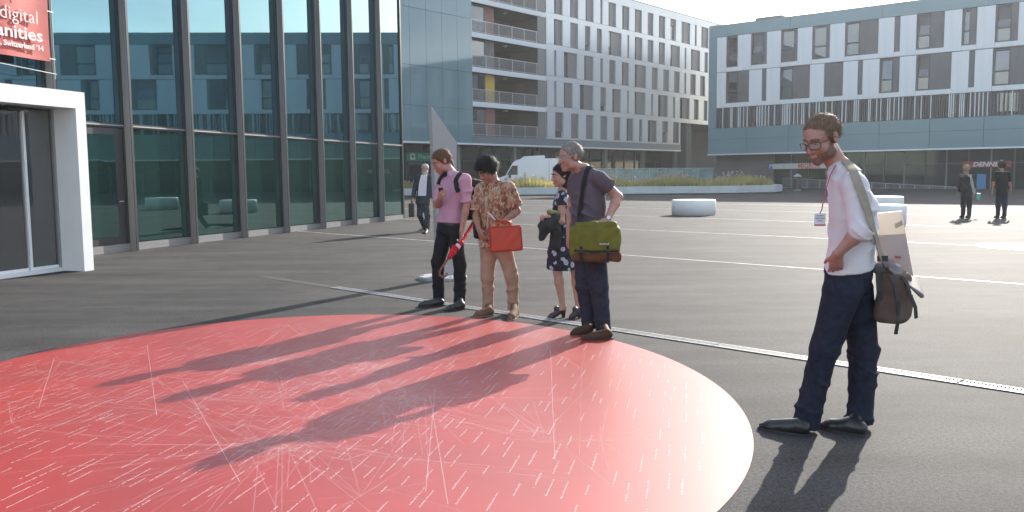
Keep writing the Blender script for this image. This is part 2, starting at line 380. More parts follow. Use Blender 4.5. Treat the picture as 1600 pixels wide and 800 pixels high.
for i, u in enumerate(us):
    brick('fin', (u-.025, -.17, .0), (u+.025, .1, GH), FINED, gb)
    brick('fin_edge', (u-.03, -.185, .0), (u+.03, -.172, GH), FIN, gb)
    brick('mullion_frame', (u-.075, -.012, .162), (u-.027, .1, GH), FIN, gb); brick('mullion_frame', (u+.027, -.012, .162), (u+.06, .1, GH), FIN, gb)
    u1 = us[i+1] if i+1 < len(us) else UEND
    brick('plinth', (u+.03, -.02, 0), (u1-.03, .1, .16), FINED, gb)
    if abs(u+7.13) < .1:                            # bay with a hinged glass door
        dd = brick('door', (u+.09, .0, .17), (u1-.09, .06, TZ-.06), FIN, gb)
        pn = MB().box((u+.2, -.012, .32), (u1-.32, -.001, TZ-.2)).build('pane', PANELOW, gb)
        MB().tube([(u1-.2, -.06, 1.05), (u1-.32, -.06, 1.05)], .014).tube([(u1-.2, -.06, 1.05), (u1-.2, 0, 1.05)], .012).build('door_handle', GALV, gb)
    else: brick('pane', (u+.06, .02, .18), (u1-.06, .05, TZ-.05), PANELOW, gb)
    brick('transom', (u+.061, -.015, TZ-.045), (u1-.076, .1, TZ+.045), FIN, gb); brick('transom_cap', (u+.061, -.035, TZ-.012), (u1-.076, -.016, TZ+.012), GALV, gb)
    brick('pane', (u+.06, .02, TZ+.05), (u1-.06, .05, GH-.05), PANE, gb)
brick('corner_post', (UEND-.04, -.03, 0), (UEND+.04, .12, GH), FIN, gb)
for k in range(4):
    brick('pane', (UEND+.0, .2+3.2*k, .2), (UEND+.03, 3.3+3.2*k, GH-.05), PANE, gb)

# ------------------------------------------------------------------ white entrance portal
WHITE = mat('white_enamel', (.8, .8, .79), .35, .03, 2, coat=.2)
DOORG = pane_mat('door_glass', (.06, .062, .06), 2.1, (1, 1, 1), .02)
pc = ground(147, 422)
pt_ = empty('entrance_portal', pc, GANG, 'white framed sliding door entrance box projecting from the glass building', 'entrance')
PH = 2.93; PL = 3.9
fr = MB()
fr.box((-.2, 0, 0), (0, 2.3, PH))
fr.build('side_wall', WHITE, pt_); MB().box((-PL, 0, 0), (-PL+.2, 2.3, PH)).build('side_wall', WHITE, pt_)
brick('lintel', (-PL+.208, -.004, PH-.27), (-.208, 2.3, PH), WHITE, pt_)
brick('sensor_box', (-1.15, .36, PH-.34), (-.85, .45, PH-.28), FIN, pt_)
brick('threshold', (-PL+.2, .42, 0), (-.2, .62, .06), WHITE, pt_)
for a, b in ((-3.7, -2.0), (-1.98, -.83), (-.81, -.24)):
    dp = MB().box((a+.03, .5, .062), (b-.03, .525, PH-.3)).build('door_panel', DOORG, pt_)
    MB().box((a, .47, .062), (a+.045, .55, PH-.28)).build('door_stile', WHITE, pt_)
    MB().box((a+.046, .49, .062), (b-.001, .545, .11)).build('door_rail', WHITE, pt_)
brick('jamb', (-.24, .46, .062), (-.201, .56, PH-.28), GALV, pt_)

# ------------------------------------------------------------------ conference banner on the glass facade
BRED = mat('banner_red', (.52, .10, .085), .55, .1, 3, bump=.2, bscale=4, bdist=.02)
BTXT = mat('banner_text', (.72, .62, .60), .6, .04)
BLIN = mat('banner_lines', (.60, .25, .22), .6, .04)
PINK = mat('cable_grey', (.5, .5, .5), .4, .05, metal=.6)
ub = -7.42
bz = 3.66
borg = G0+GDIR*ub+V(.95, -.312, 0)*.42
bn = empty('banner', borg+V(0, 0, bz), GANG, 'red conference banner with pale lettering hung on the glass facade', 'banner')
gx = MB(); nx, nz_ = 16, 16
vs = [(-2.6*i/nx, .012*math.sin(i*.9)+.01*math.sin(j*.7+i*.3), 3.4*j/nz_) for j in range(nz_+1) for i in range(nx+1)]
gx.add(vs+[(x, y+.012, z) for x, y, z in vs], [(j*(nx+1)+i, j*(nx+1)+i+1, (j+1)*(nx+1)+i+1, (j+1)*(nx+1)+i) for j in range(nz_) for i in range(nx)] +
       [tuple(q+len(vs) for q in ((j+1)*(nx+1)+i, (j+1)*(nx+1)+i+1, j*(nx+1)+i+1, j*(nx+1)+i)) for j in range(nz_) for i in range(nx)])
gx.build('sheet', BRED, bn, smooth=True)
RX = (math.pi/2, 0, 0)
text_mesh('lettering', 'digital', .33, BTXT, bn, (-.24, -.03, .62), RX, align='RIGHT', xs=1.05, bold=-.002)
text_mesh('lettering', 'humanities', .31, BTXT, bn, (-.17, -.03, .32), RX, align='RIGHT', bold=.006, xs=1.22)
text_mesh('lettering', "Lausanne, Switzerland '14", .135, BTXT, bn, (-.17, -.03, .16), RX, align='RIGHT', bold=.004)
ln = MB(); r2 = random.Random(3)
for k in range(16):
    x0, z0 = -.15-r2.random()*1.6, .1+r2.random()*1.0; x1, z1 = x0+r2.uniform(-.5, .5), z0+r2.uniform(-.4, .5); x1 = min(x1, -.1); z1 = max(z1, .1)
    ln.tube([(x0, -.022, z0), (x1, -.022, z1)], .004, 4)
ln.build('printed_lines', BLIN, bn)
cb = MB().tube([(-2.7, -.02, .18-.25), (.12, 0, -.22)], .008, 6)
for z in (.05, .9, 1.8, 2.7): cb.tube([(-.02, 0, z), (.16, .05, z+.01)], .007, 5)
cb.tube([(.13, .05, -.3), (.13, .05, 3.4)], .008, 6)
cb.build('fixing_cable', PINK, bn)

# ------------------------------------------------------------------ big buildings: facade frame helpers
class Facade:
    def __init__(s, o, d): s.o = np.array(o, float); s.d = unit(d); s.n = V(s.d[1], -s.d[0], 0)       # n: outward
    def u(s, px, py=200):
        d = ray(px, py); t = ((s.o-CAM)@s.n)/(d@s.n); return float((CAM+d*t-s.o)@s.d)
    def z(s, px, py):
        d = ray(px, py); t = ((s.o-CAM)@s.n)/(d@s.n); return float((CAM+d*t)[2])
PANW = mat('panel_white', (.74, .745, .74), .32, .04, 2.5, stretch=(1, 1, .2))
PANB = mat('panel_silver', (.54, .56, .58), .3, .05, 1.5, metal=.25, stretch=(1, 1, .2))
TEAL = mat('cladding_teal', (.14, .235, .26), .22, .12, .6, ior=1.55, stretch=(1, 1, .3))
TEALG = mat('cladding_glass', (.13, .225, .25), .05, .08, .5, ior=1.75, bump=.03, bscale=.8, bdist=.03)
SHUT = mat('shutter_grey', (.115, .117, .123), .5, .1, 3)
FRAMEM = mat('window_frame', (.06, .062, .068), .4, .1)
WGL = pane_mat('window_glass', (.02, .024, .03), 2.1, (1, 1, 1), .03)
CONC = mat('concrete_grey', (.17, .165, .16), .8, .15, 2, bump=.2, bscale=12)
SLAB = mat('slab_white', (.62, .65, .68), .4, .04, 2)
TRIM = mat('soffit_trim', (.75, .77, .8), .35, .03, metal=.3)
BASE = mat('base_band', (.13, .165, .19), .35, .1, .8)
SHOPG = pane_mat('shop_glass', (.012, .02, .022), 1.6, (.8, 1, 1), .03)

# right hand building
RBC = at(1106, 240, 90); RBC[2] = 0
RF = Facade(RBC, (.774, -.634, 0)); RANG = math.atan2(-.634, .774); RLEN = 128
rb = empty('office_building', RBC, RANG, 'teal clad block with pale wall panels at the right, shops on its ground floor', 'building')
zb, zt1, zf0, zf1, zs, zt, ztop = 3.58, 6.1, 6.17, 8.25, 11.85, 15.4, 16.6
brick('core', (.1, .3, zb+.1), (RLEN, 22, ztop-.1), SHUT, rb)
def clad(name, u0, u1, z0, z1, st, m, parent, y0=-.02, y1=.28, gap=.025):
    n = max(1, round((u1-u0)/st)); w = (u1-u0)/n
    for k in range(n): brick(name, (u0+k*w+gap/2, y0, z0+gap/2), (u0+(k+1)*w-gap/2, y1, z1-gap/2), m, parent)
clad('cladding_panel', 0, RLEN, zb, (zb+zt1)/2+.2, 4.2, TEAL, rb)
clad('cladding_panel', 0, RLEN, (zb+zt1)/2+.2, zt1+.07, 4.2, TEAL, rb)
clad('cladding_panel', 0, RLEN, zt, ztop, 8.4, TEAL, rb)
for k in range(4): brick('end_panel', (-.02, .3+5.5*k, zb), (.2, 5.77+5.5*k, ztop), TEAL, rb)
brick('cladding_panel', (0, -.02, zt1+.1), (.9, .28, zt), TEAL, rb)
brick('roof', (0, 0, ztop-.09), (RLEN, 22, ztop+.02), CONC, rb)
clad('soffit_trim', 0, RLEN, zb-.16, zb, 10, TRIM, rb, -.1, .5)
brick('soffit', (0, .3, zb-.1), (RLEN, 22, zb+.09), CONC, rb)
brick('rooftop_unit', (3.2, 4, ztop), (6.0, 6, ztop+1.0), CONC, rb)
z5 = lambda v: 1090+v/2.665
z6 = lambda v: 1340+v/2.665
def rb_window(u0, u1, z0, z1, split=None, tint=0):
    """glass part first (its share = split), then a folded shutter panel"""
    if split == 0:
        brick('shutter_panel', (u0+.02, .06, z0+.02), (u1-.02, .29, z1), SHUT, rb); return
    um = u0+(u1-u0)*(split or 1); fm = MB(); d0, d1 = .10, .26
    for q in ((u0, z0, u0+.16, z1), (um-.13, z0, um, z1), (u0+.16, z1-.16, um-.13, z1), (u0+.16, z0, um-.13, z0+.12), (u0+.16, z0+(z1-z0)*.36, um-.13, z0+(z1-z0)*.36+.14)):
        fm.box((q[0], d0, q[1]), (q[2], d1, q[3]))
    w = fm.build('window', FRAMEM, rb)
    p1 = MB().box((u0+.15, .19, z0+.1), (um-.12, .22, z0+(z1-z0)*.36+.02)).build('pane', WGL, w)
    p2 = MB().add([(u0+.15, .19, z0+(z1-z0)*.36+.12), (um-.12, .19, z0+(z1-z0)*.36+.12), (um-.12, .19+tint, z1-.14), (u0+.15, .19+tint, z1-.14)], [(0, 1, 2, 3)]).build('pane', WGL, w)
    if split and split < 1: brick('shutter_panel', (um+.01, .06, z0+.02), (u1-.02, .29, z1), SHUT, rb)
up = [(z5(120), z5(167), 1), (z5(222), z5(288), .8), (z5(347), z5(416), .85), (z5(477), z5(550), .85), (z5(613), z6(85), .45), (z6(152), z6(175), 0), (z6(243), z6(358), .52), (z6(432), z6(493), .6), (z6(570), z6(665), .72)]
lo_ = [(z5(118), z5(214), .52), (z5(268), z5(286), 0), (z5(343), z5(467), .44), (z5(527), z5(605), 0), (z5(667), z6(20), 0), (z6(90), z6(173), .68), (z6(242), z6(388), .4), (z6(462), z6(485), 0), (z6(560), z6(710), .5)]
up = [(RF.u(a, 70), RF.u(b, 70), s) for a, b, s in up]; lo_ = [(RF.u(a, 120), RF.u(b, 120), s) for a, b, s in lo_]
r3 = random.Random(11)
for lst in (up, lo_):
    u = lst[-1][1]
    while u < RLEN-6:
        u += r3.uniform(2.1, 2.7); w = r3.choice((.8, 1.9, 2.4, 3.6)); lst.append((u, u+w, 0 if w < 1 else r3.choice((.5, .7, 1, .6)))); u += w
for lst, z0, z1 in ((up, zs+.02, zt), (lo_, zf1+.02, zs-.02)):
    e = .9
    for a, b, s in lst+[(RLEN, RLEN, None)]:
        brick('wall_panel', (e+.015, .0, z0), (a-.015, .29, z1-.02), PANW, rb); e = b
        if s is not None:
            brick('sill_panel', (a+.0, .03, z0), (b, .29, z0+.42), PANW, rb); rb_window(a, b, z0+.44, z1-.04, s, r3.choice((0, .1, .22, .3)))
# slatted storey
brick('slat_backing', (.9, .33, zf0+.02), (RLEN, .36, zf1), SHUT, rb)
sb1, sb2, sb3 = MB(), MB(), MB(); u = .95; r4 = random.Random(5)
while u < RLEN-1:
    den = .17 if math.sin(u*.9)+.6*math.sin(u*.37+1) > -.2 else .3
    (sb1 if r4.random() < .45 else sb2).box((u, .0, zf0+.03), (u+.07, .2, zf1-.03)); u += den*r4.uniform(.85, 1.25)
s1_ = sb1.build('light_slats', PANW, rb); s2_ = sb2.build('dark_slats', SHUT, rb); s1_['kind'] = 'stuff'; s2_['kind'] = 'stuff'
u = 1.2
while u < RLEN-4:
    w = r4.uniform(1.6, 2.6)
    if r4.random() < .6:
        wn = MB().box((u, .24, zf0+.25), (u+w, .31, zf1-.1)).build('window', FRAMEM, rb); MB().box((u+.1, .22, zf0+.35), (u+w-.1, .235, zf1-.2)).build('pane', WGL, wn)
    u += w+r4.uniform(.6, 2.2)
# ground floor shops, set back
GFD = 2.0
u_p = RF.u(1196, 265)
brick('wall', (0, GFD, 0), (u_p, GFD+.5, zb-.1), CONC, rb)
brick('inner_wall', (u_p, GFD+1.0, 0), (RLEN, GFD+1.2, zb-.1), mat('shop_interior', (.05, .045, .05), .8, .4, .5), rb)
u = u_p
k = 0
while u < RLEN-2:
    brick('mullion', (u, GFD, 0), (u+.1, GFD+.2, zb-.1), FINED if k % 2 else FRAMEM, rb)
    brick('shop_pane', (u+.1, GFD+.08, 0), (u+1.78, GFD+.1, 2.2), SHOPG, rb)
    brick('shop_pane', (u+.1, GFD+.08, 2.28), (u+1.78, GFD+.1, zb-.1), SHOPG, rb)
    brick('transom', (u+.1, GFD, 2.2), (u+1.78, GFD+.15, 2.28), FRAMEM, rb)
    u += 1.78; k += 1

# middle building
MBO = at(1108, 200, 106); MBO[2] = 0
MF = Facade(MBO, (.643, .766, 0)); MANG = math.atan2(.766, .643)
mb = empty('apartment_building', MBO, MANG, 'long apartment block with staggered grey windows, stacked balconies and a glossy end wall', 'building')
MTOP = 19.75; FP = 2.88
rows = [(MTOP-.75-FP*k, MTOP-.75-FP*k-2.38) for k in range(5)]       # (top, bottom) of each window row
uR, uB1, uB0, uL = 34.0, MF.u(853, 150), MF.u(738, 150), MF.u(738, 150)-34
uP = MF.u(1063, 230)
brick('core', (uB1, .35, 4.35), (uP, 16, MTOP), SHUT, mb); brick('core', (uP, .35, 7.6), (uR, 16, MTOP), SHUT, mb)
brick('core', (uL, .35, 4.35), (uB0-.05, 16, MTOP), SHUT, mb)
brick('roof_band', (uB1, 0, MTOP-.74), (uR, .34, MTOP+.05), PANB, mb); brick('roof', (uL, .1, MTOP+.06), (uR, 16, MTOP+.2), CONC, mb)
brick('base_band', (uB0, -.05, 4.3), (uP, .34, rows[4][1]-.16), BASE, mb)
z4 = lambda v: 840+v*.375
RW = [[(0,37),(70,105),(137,170),(201,233),(262,270),(296,326),(352,381),(405,433),(458,481),(505,530),(552,575),(597,634),(654,661),(681,710)],
      [(0,37),(70,105),(137,169),(198,220),(247,268),(296,349),(374,381),(405,436),(458,482),(505,530),(552,592),(612,619),(638,676),(695,709)],
      [(0,37),(70,78),(110,165),(195,233),(262,272),(299,325),(352,380),(405,452),(476,501),(524,548),(569,592),(612,619),(637,659),(678,698)],
      [(0,40),(70,78),(110,146),(176,233),(262,286),(312,347),(374,381),(405,450),(474,482),(503,543),(566,574),(594,634),(653,672),(694,709)],
      [(0,40),(73,107),(139,171),(202,233),(262,291),(318,346),(372,400),(425,438),(461,498),(522,545),(568,592)]]
r5 = random.Random(21)
SHUT2 = mat('blind_grey', (.155, .157, .162), .5, .06, 40, stretch=(.05, .05, 1))
for k, (zt_, zb_) in enumerate(rows):
    e = uB1-.01; end = uR if k < 4 else uP
    ws = [(MF.u(z4(a), 120), MF.u(z4(b), 120)) for a, b in RW[k]]
    if k < 4:
        u = ws[-1][1]+2
        while u < uR-3: w = r5.uniform(.6, 2.2); ws.append((u, u+w)); u += w+1.5
    ws[0] = (uB1+.02, ws[0][1])
    for a, b in ws+[(end, end)]:
        if a > e+.02: brick('wall_panel', (e+.012, .0, zb_+.012), (a-.012, .34, zt_-.0), PANB, mb)
        e = b
        if b > a:
            wn = brick('window', (a+.0, .28, zb_), (b, .345, zt_), FRAMEM, mb)
            if b-a > 1.3:                                # part glass, part blind
                f = r5.choice((.25, .3, .35))
                brick('pane', (a+.06, .22, zb_+.06), (a+(b-a)*f, .27, zt_-.06), WGL, mb); brick('blind', (a+(b-a)*f+.04, .15, zb_), (b-.02, .27, zt_), SHUT2, mb)
            else:
                brick('pane', (a+.05, .274, zb_+.06), (b-.05, .279, zt_-.06), WGL, mb)
                brick('blind', (a+.03, .15, zb_+(zt_-zb_)*r5.choice((0, 0, 0, 0, .25, .5, .7))), (b-.03, .27, zt_), SHUT2 if r5.random() < .75 else SHUT, mb)
    if k < 4: clad('floor_band', uB1, uR, rows[k+1][0], zb_, 5.2, PANB, mb, .02, .34, .02)
brick('floor_band', (uB1, .02, rows[4][1]-.15), (uP, .34, rows[4][1]), PANB, mb)
# passage
brick('passage_wall', (uP+1.5, 9, 0), (uR, 9.3, 7.6), CONC, mb); brick('passage_pier', (uP+2.2, .4, 0), (uP+3.4, 3, 7.6), CONC, mb); brick('passage_side', (uP, .5, 0), (uP+.3, 16, 7.6), FRAMEM, mb)
brick('column', (uP-1.0, .1, 0), (uP-.8, .4, 4.3), CONC, mb)
brick('sun_block_end', (uR-.3, .4, 0), (uR, 16, 7.6), CONC, mb); brick('sun_block_rear', (uP, 15.6, 0), (uR-.31, 16, 7.6), CONC, mb)  # unseen walls added to block sunlight from the passage
# loggias
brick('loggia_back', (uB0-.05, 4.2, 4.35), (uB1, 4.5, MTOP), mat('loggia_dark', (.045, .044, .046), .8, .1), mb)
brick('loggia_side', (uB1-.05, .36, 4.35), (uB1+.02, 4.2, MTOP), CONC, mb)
BRK = mat('brick_red', (.24, .10, .085), .7, .1, 9); YEL = mat('ochre_panel', (.5, .34, .04), .6, .08)
RAILM = mat('rail_grey', (.42, .43, .44), .4, .08, metal=.5)
LOGC = mat('loggia_ceiling_shade', (.07, .068, .07), .8, .1)  # slab body coloured dark to put the recess shade into it
uS = uB0+(uB1-uB0)*.34; uS0 = uB0+(uB1-uB0)*.22; uG = uB1-(uB1-uB0)*.115
for k in range(6):
    zf = rows[4][1]-.16+FP*k
    if zf > MTOP-1: continue
    if k:
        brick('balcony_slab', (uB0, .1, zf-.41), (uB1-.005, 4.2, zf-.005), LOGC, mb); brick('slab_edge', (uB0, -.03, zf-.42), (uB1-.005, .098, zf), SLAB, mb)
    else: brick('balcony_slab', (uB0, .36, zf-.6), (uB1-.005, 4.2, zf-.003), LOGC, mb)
    ze = zf+FP-.42
    brick('loggia_pier', (uS0, .5, zf+.002), (uS, 1.0, ze), (BRK, YEL, CONC, BRK, BRK, CONC)[k], mb)
    lw = brick('loggia_window', (uB0+.05, .5, zf+.002), (uS0-.02, .56, ze), FRAMEM, mb)
    brick('pane', (uB0+.2, .46, zf+.3), (uS0-.2, .495, ze-.2), WGL, mb)
    brick('screen', (uG, .02, zf+.002), (uB1-.03, .1, ze), SHUT2, mb)
    brick('ceiling_lamp', (uB0+5.5, 1.0, ze-.12), (uB0+5.8, 1.3, ze-.003), SLAB, mb)
    rl = MB().box((uB0+.02, .03, zf+1.02), (uG, .08, zf+1.07)).box((uB0+.02, .03, zf+.08), (uG, .08, zf+.12))
    u = uB0+.1
    while u < uG: rl.box((u, .045, zf+.12), (u+.025, .065, zf+1.02)); u += .14
    u = uB0+.05
    while u < uG: rl.box((u, .02, zf), (u+.06, .09, zf+1.02)); u += 1.75
    rr = rl.build('railing', RAILM, mb); rr['kind'] = 'stuff'
# glossy end wall made of tall glass panels
zl = [4.3, 7.1, 10.2, 14.6, MTOP]
for j in range(4):
    n = 19; w = (uB0-uL)/n
    for k in range(n): brick('glass_panel', (uL+k*w+.012, -.04, zl[j]+.012), (uL+(k+1)*w-.012, .34, zl[j+1]-.012), TEALG, mb)
brick('base_trim', (uL, -.08, 4.16), (uP, .4, 4.298), TRIM, mb)
brick('soffit', (uL, .36, 4.2), (uP, 5, 4.34), CONC, mb)
# recessed ground floor
brick('inner_wall', (uL, 3.4, 0), (uP, 3.6, 4.2), mat('shop_dark', (.03, .035, .04), .7, .4, .4), mb)
u = uL; k = 0
while u < uP-1:
    brick('shop_pane', (u+.08, 2.6, .05), (u+2.2, 2.63, 2.9), SHOPG, mb); brick('shop_pane', (u+.08, 2.6, 2.98), (u+2.2, 2.63, 4.19), SHOPG, mb)
    brick('mullion', (u, 2.5, 0), (u+.08, 2.7, 4.19), FRAMEM, mb); u += 2.2; k += 1
u = uL+3
while u < uP: brick('column', (u, .5, 0), (u+.35, .85, 4.2), CONC, mb); u += 7.4

# signs
def facade_sign(Fc, ANG, px0, px1, py0, py1, out, name, label, m, cat='sign'):
    Fo = Facade(Fc.o+Fc.n*out, Fc.d); a, b = Fo.u(px0, (py0+py1)/2), Fo.u(px1, (py0+py1)/2); zt_, zb_ = Fo.z(px0, py0), Fo.z(px0, py1)
    o = empty(name, Fo.o+Fo.d*a+V(0, 0, zb_), ANG, label, cat); brick('board', (0, 0, 0), (b-a, .15, zt_-zb_), m, o)
    return o, b-a, zt_-zb_
SW = mat('sign_white', (.7, .7, .68), .5, .03); SB = mat('sign_blue', (.05, .16, .5), .5, .03); SO = mat('sign_orange', (.75, .12, .04), .5, .03)
SR = mat('sign_red', (.26, .015, .025), .5, .05); SG = mat('sign_green', (.0, .22, .13), .5, .05)
o, w, h = facade_sign(RF, RANG, 1201, 1312, 256, 264.2, -1.7, 'shop_sign', 'white shop fascia with orange lettering and a blue parking square', SW)
brick('parking_square', (0, -.02, .0), (w*.055, .0, h), SB, o); text_mesh('lettering', 'P', h*1.1, SW, o, (w*.008, -.03, h*.14), RX, bold=.01)
text_mesh('lettering', 'MIGROS', h*1.22, SO, o, (w*.425, -.02, h*.09), RX, bold=.022, xs=.93)
text_mesh('lettering', '~  ·', h*.7, FRAMEM, o, (w*.21, -.02, h*.2), RX)
o, w, h = facade_sign(RF, RANG, 1504, 1580, 252.5, 262, -1.7, 'shop_sign', 'red shop fascia with white slanted lettering behind the two walkers', SR)
text_mesh('lettering', 'DENNER', h*1.0, SW, o, (w*.21, -.02, h*.18), RX, bold=.02, shear=.25, xs=1.12)
o, w, h = facade_sign(RF, RANG, 1526, 1540, 272, 300, -1.2, 'poster_stand', 'blue poster panel standing by the red fronted shop entrance', mat('poster_blue', (.05, .2, .38), .5, .1))
o, w, h = facade_sign(MF, MANG, 634, 700, 238, 251, -2.2, 'pharmacy_sign', 'green pharmacy fascia with white cross and lettering behind the leaning totem', SG)
cx = w*.155; brick('cross', (cx-.27, -.012, h*.14), (cx+.27, -.002, h*.86), SW, o)
brick('cross', (cx-.2, -.03, h*.42), (cx+.2, -.014, h*.6), SG, o); brick('cross', (cx-.07, -.032, h*.25), (cx+.07, -.0145, h*.77), SG, o)
text_mesh('lettering', 'Pharmacie', h*.8, mat('sign_pale', (.4, .6, .55), .5, .05), o, (w*.28, -.02, h*.27), RX, xs=1.05)

# ------------------------------------------------------------------ planter with tall meadow grass
KERB = mat('kerb_concrete', (.50, .53, .53), .7, .1, 1.2, bump=.15, bscale=20)
pf = [ground(600, 307.5), ground(770, 306.5), ground(1000, 304.5), ground(1110, 303.8), ground(1165, 303)]
tip = ground(1212, 299.5)
poly = [(-22, pf[0][1]+1)]+[tuple(p[:2]) for p in pf]
ce = np.array(pf[-1][:2]); 
poly += [tuple(ce+(tip[:2]-ce)*V(.62, .22)), tuple(ce+(tip[:2]-ce)*V(.9, .55)), tuple(tip[:2]), tuple(tip[:2]+V(-.3, 2.0)), tuple(tip[:2]+V(-2.2, 3.4)), tuple(tip[:2]+V(-6, 4.2)), (6, 74.5), (-4, 69.6), (-22, 69.2)]
poly = [np.array(p) for p in poly]
cen = sum(poly)/len(poly)
def inset(p, d):
    out = []
    n = len(p)
    for i in range(n):
        e1 = unit(p[i]-p[i-1]); e2 = unit(p[(i+1) % n]-p[i]); nn = unit(V(-e1[1]-e2[1], e1[0]+e2[0])); out.append(p[i]+nn*d/max(.4, nn@V(-e1[1], e1[0])))
    return out
inn = inset(poly, .55); pb = empty('planter', (*cen, 0), 0, 'long low pale concrete planter full of tall grass in front of the apartment block', 'planter')
KH = .62
kb = MB((*cen, 0)); n = len(poly)
foot = inset(poly, .22)
vs = [(*p, .1) for p in poly]+[(*p, KH) for p in poly]+[(*p, KH) for p in inn]+[(*p, KH-.12) for p in inn]
kb.add(vs, [(i+r*n, (i+1) % n+r*n, (i+1) % n+(r+1)*n, i+(r+1)*n) for r in range(3) for i in range(n)])
kb.build('kerb', KERB, pb)
MB((*cen, 0)).prism([(*p, 0) for p in foot], (0, 0, .101)).build('plinth', CONC, pb)
MB((*cen, 0)).add([(*p, KH-.1) for p in inn], [tuple(range(n))]).build('soil', mat('soil', (.10, .085, .05), .9, .3, 2), pb)
def grassmat(name, a, b):
    m = bpy.data.materials.new(name); m.use_nodes = True; nd = m.node_tree.nodes; p = nd['Principled BSDF']; l = m.node_tree.links.new
    t = nd.new('ShaderNodeTexCoord'); z = nd.new('ShaderNodeTexNoise'); z.inputs['Scale'].default_value = .5; z.inputs['Detail'].default_value = 6; l(t.outputs['Object'], z.inputs['Vector'])
    r = nd.new('ShaderNodeValToRGB'); r.color_ramp.elements[0].color = (*a, 1); r.color_ramp.elements[1].color = (*b, 1); r.color_ramp.elements[0].position = .35; r.color_ramp.elements[1].position = .65
    l(z.outputs['Fac'], r.inputs[0]); l(r.outputs[0], p.inputs['Base Color']); p.inputs['Roughness'].default_value = .6
    tr = nd.new('ShaderNodeBsdfTranslucent'); l(r.outputs[0], tr.inputs[0]); ms = nd.new('ShaderNodeMixShader'); ms.inputs[0].default_value = .4
    l(p.outputs[0], ms.inputs[1]); l(tr.outputs[0], ms.inputs[2]); l(ms.outputs[0], nd['Material Output'].inputs[0]); return m
def inside(p, pl_):
    c = False; j = len(pl_)-1
    for i in range(len(pl_)):
        if (pl_[i][1] > p[1]) != (pl_[j][1] > p[1]) and p[0] < (pl_[j][0]-pl_[i][0])*(p[1]-pl_[i][1])/(pl_[j][1]-pl_[i][1])+pl_[i][0]: c = not c
        j = i
    return c
rg = random.Random(4)
def blades(n, hmin, hmax, wd, flower=False, lo=KH-.1):
    v, f = [], []
    while n > 0:
        x, y = rg.uniform(-14, 23), rg.uniform(62, 77)
        if not inside((x, y), inn): continue
        n -= 1; h = rg.uniform(hmin, hmax)*(.75+.25*math.sin(x*1.1)+.12*math.sin(x*2.7+y)); a = rg.uniform(0, 6.28); le = rg.uniform(.05, .4)*h; w = wd*rg.uniform(.6, 1.3)
        d = V(math.cos(a), math.sin(a)); b = len(v); sx, sy = -d[1]*w/2, d[0]*w/2
        for t, wf in ((0, 1), (.55, .8), (1, .15)):
            px, py, pz = x+d[0]*le*t*t, y+d[1]*le*t*t, lo+h*t
            v += [(px-sx*wf, py-sy*wf, pz), (px+sx*wf, py+sy*wf, pz)]
        f += [(b, b+1, b+3, b+2), (b+2, b+3, b+5, b+4)]
        if flower:
            q = len(v)
            for k in range(3):
                r_ = .07*rg.uniform(.6, 1.4); ox, oy, oz = px+rg.uniform(-.1, .1), py+rg.uniform(-.1, .1), pz+rg.uniform(-.12, .12)
                v += [(ox-r_, oy, oz-r_), (ox+r_, oy, oz-r_*.6), (ox, oy+r_, oz+r_)]; f.append((q+3*k, q+3*k+1, q+3*k+2))
    me = bpy.data.meshes.new('blades'); me.from_pydata(v, [], f); return me
g1 = link('meadow_grass', blades(20000, .45, .95, .045), grassmat('grass', (.30, .29, .08), (.52, .44, .18))); tag(g1, 'tall dry yellow green grass growing in the concrete planter', 'grass', kind='stuff')
g2 = link('low_greenery', blades(7000, .2, .42, .09), grassmat('green', (.09, .17, .035), (.17, .26, .06))); tag(g2, 'low green growth along the foot of the planter grass', 'grass', kind='stuff')
g3 = link('wild_flowers', blades(170, .85, 1.2, .03, True), grassmat('flower', (.36, .28, .26), (.5, .42, .4))); tag(g3, 'pinkish flower heads standing above the planter grass', 'flowers', kind='stuff')

# glass balustrade behind the planter
gbz = empty('glass_balustrade', (0, 0, 0), 0, 'greenish glass balustrade panels behind the planter grass', 'balustrade')
BG = mat('balustrade_glass', (.25, .36, .34), .12, .25, 1.2, ior=1.5, alpha=.72)
p0, p1 = at(818, 272, 75.5), at(1116, 272, 83.5); p0[2] = p1[2] = 0; nseg = 11
for k in range(nseg):
    a, b = p0+(p1-p0)*k/nseg, p0+(p1-p0)*(k+1)/nseg; e = unit(b-a); nn = V(-e[1], e[0], 0)*.03
    MB().prism([a+e*.06+V(0, 0, .1), b-e*.06+V(0, 0, .1), b-e*.06+V(0, 0, 2.02), a+e*.06+V(0, 0, 2.02)], nn).build('glass_panel', BG, gbz)
    MB().tube([a, a+V(0, 0, 2.06)], .04, 6).build('post', RAILM, gbz)
MB().tube([p0+V(0, 0, 2.08), p1+V(0, 0, 2.08)], .035, 6).build('rail', RAILM, gbz)

# sloping bar railing before the shops
ra, rb_ = ground(1170, 294), ground(1500, 295.2); ra[2] = rb_[2] = 0
rg_ = empty('bar_railing', (0, 0, 0), 0, 'grey vertical bar railing sloping down in front of the shops', 'railing')
ht = lambda t: 1.25-1.1*t
MB().tube([ra+V(0, 0, ht(0)), rb_+V(0, 0, ht(1))], .035, 6).build('handrail', RAILM, rg_)
MB().tube([ra+V(0, 0, .06), rb_+V(0, 0, .06)], .02, 6).build('bottom_rail', RAILM, rg_)
bars = MB(); N = 190
for k in range(N): q = ra+(rb_-ra)*k/N; bars.tube([q+V(0, 0, .02), q+V(0, 0, ht(k/N))], .016, 4)
bb = bars.build('bars', RAILM, rg_); bb['kind'] = 'stuff'
for k in range(17): q = ra+(rb_-ra)*k/16; MB().tube([q, q+V(0, 0, ht(k/16)+.02)], .035, 6).build('post', RAILM, rg_)

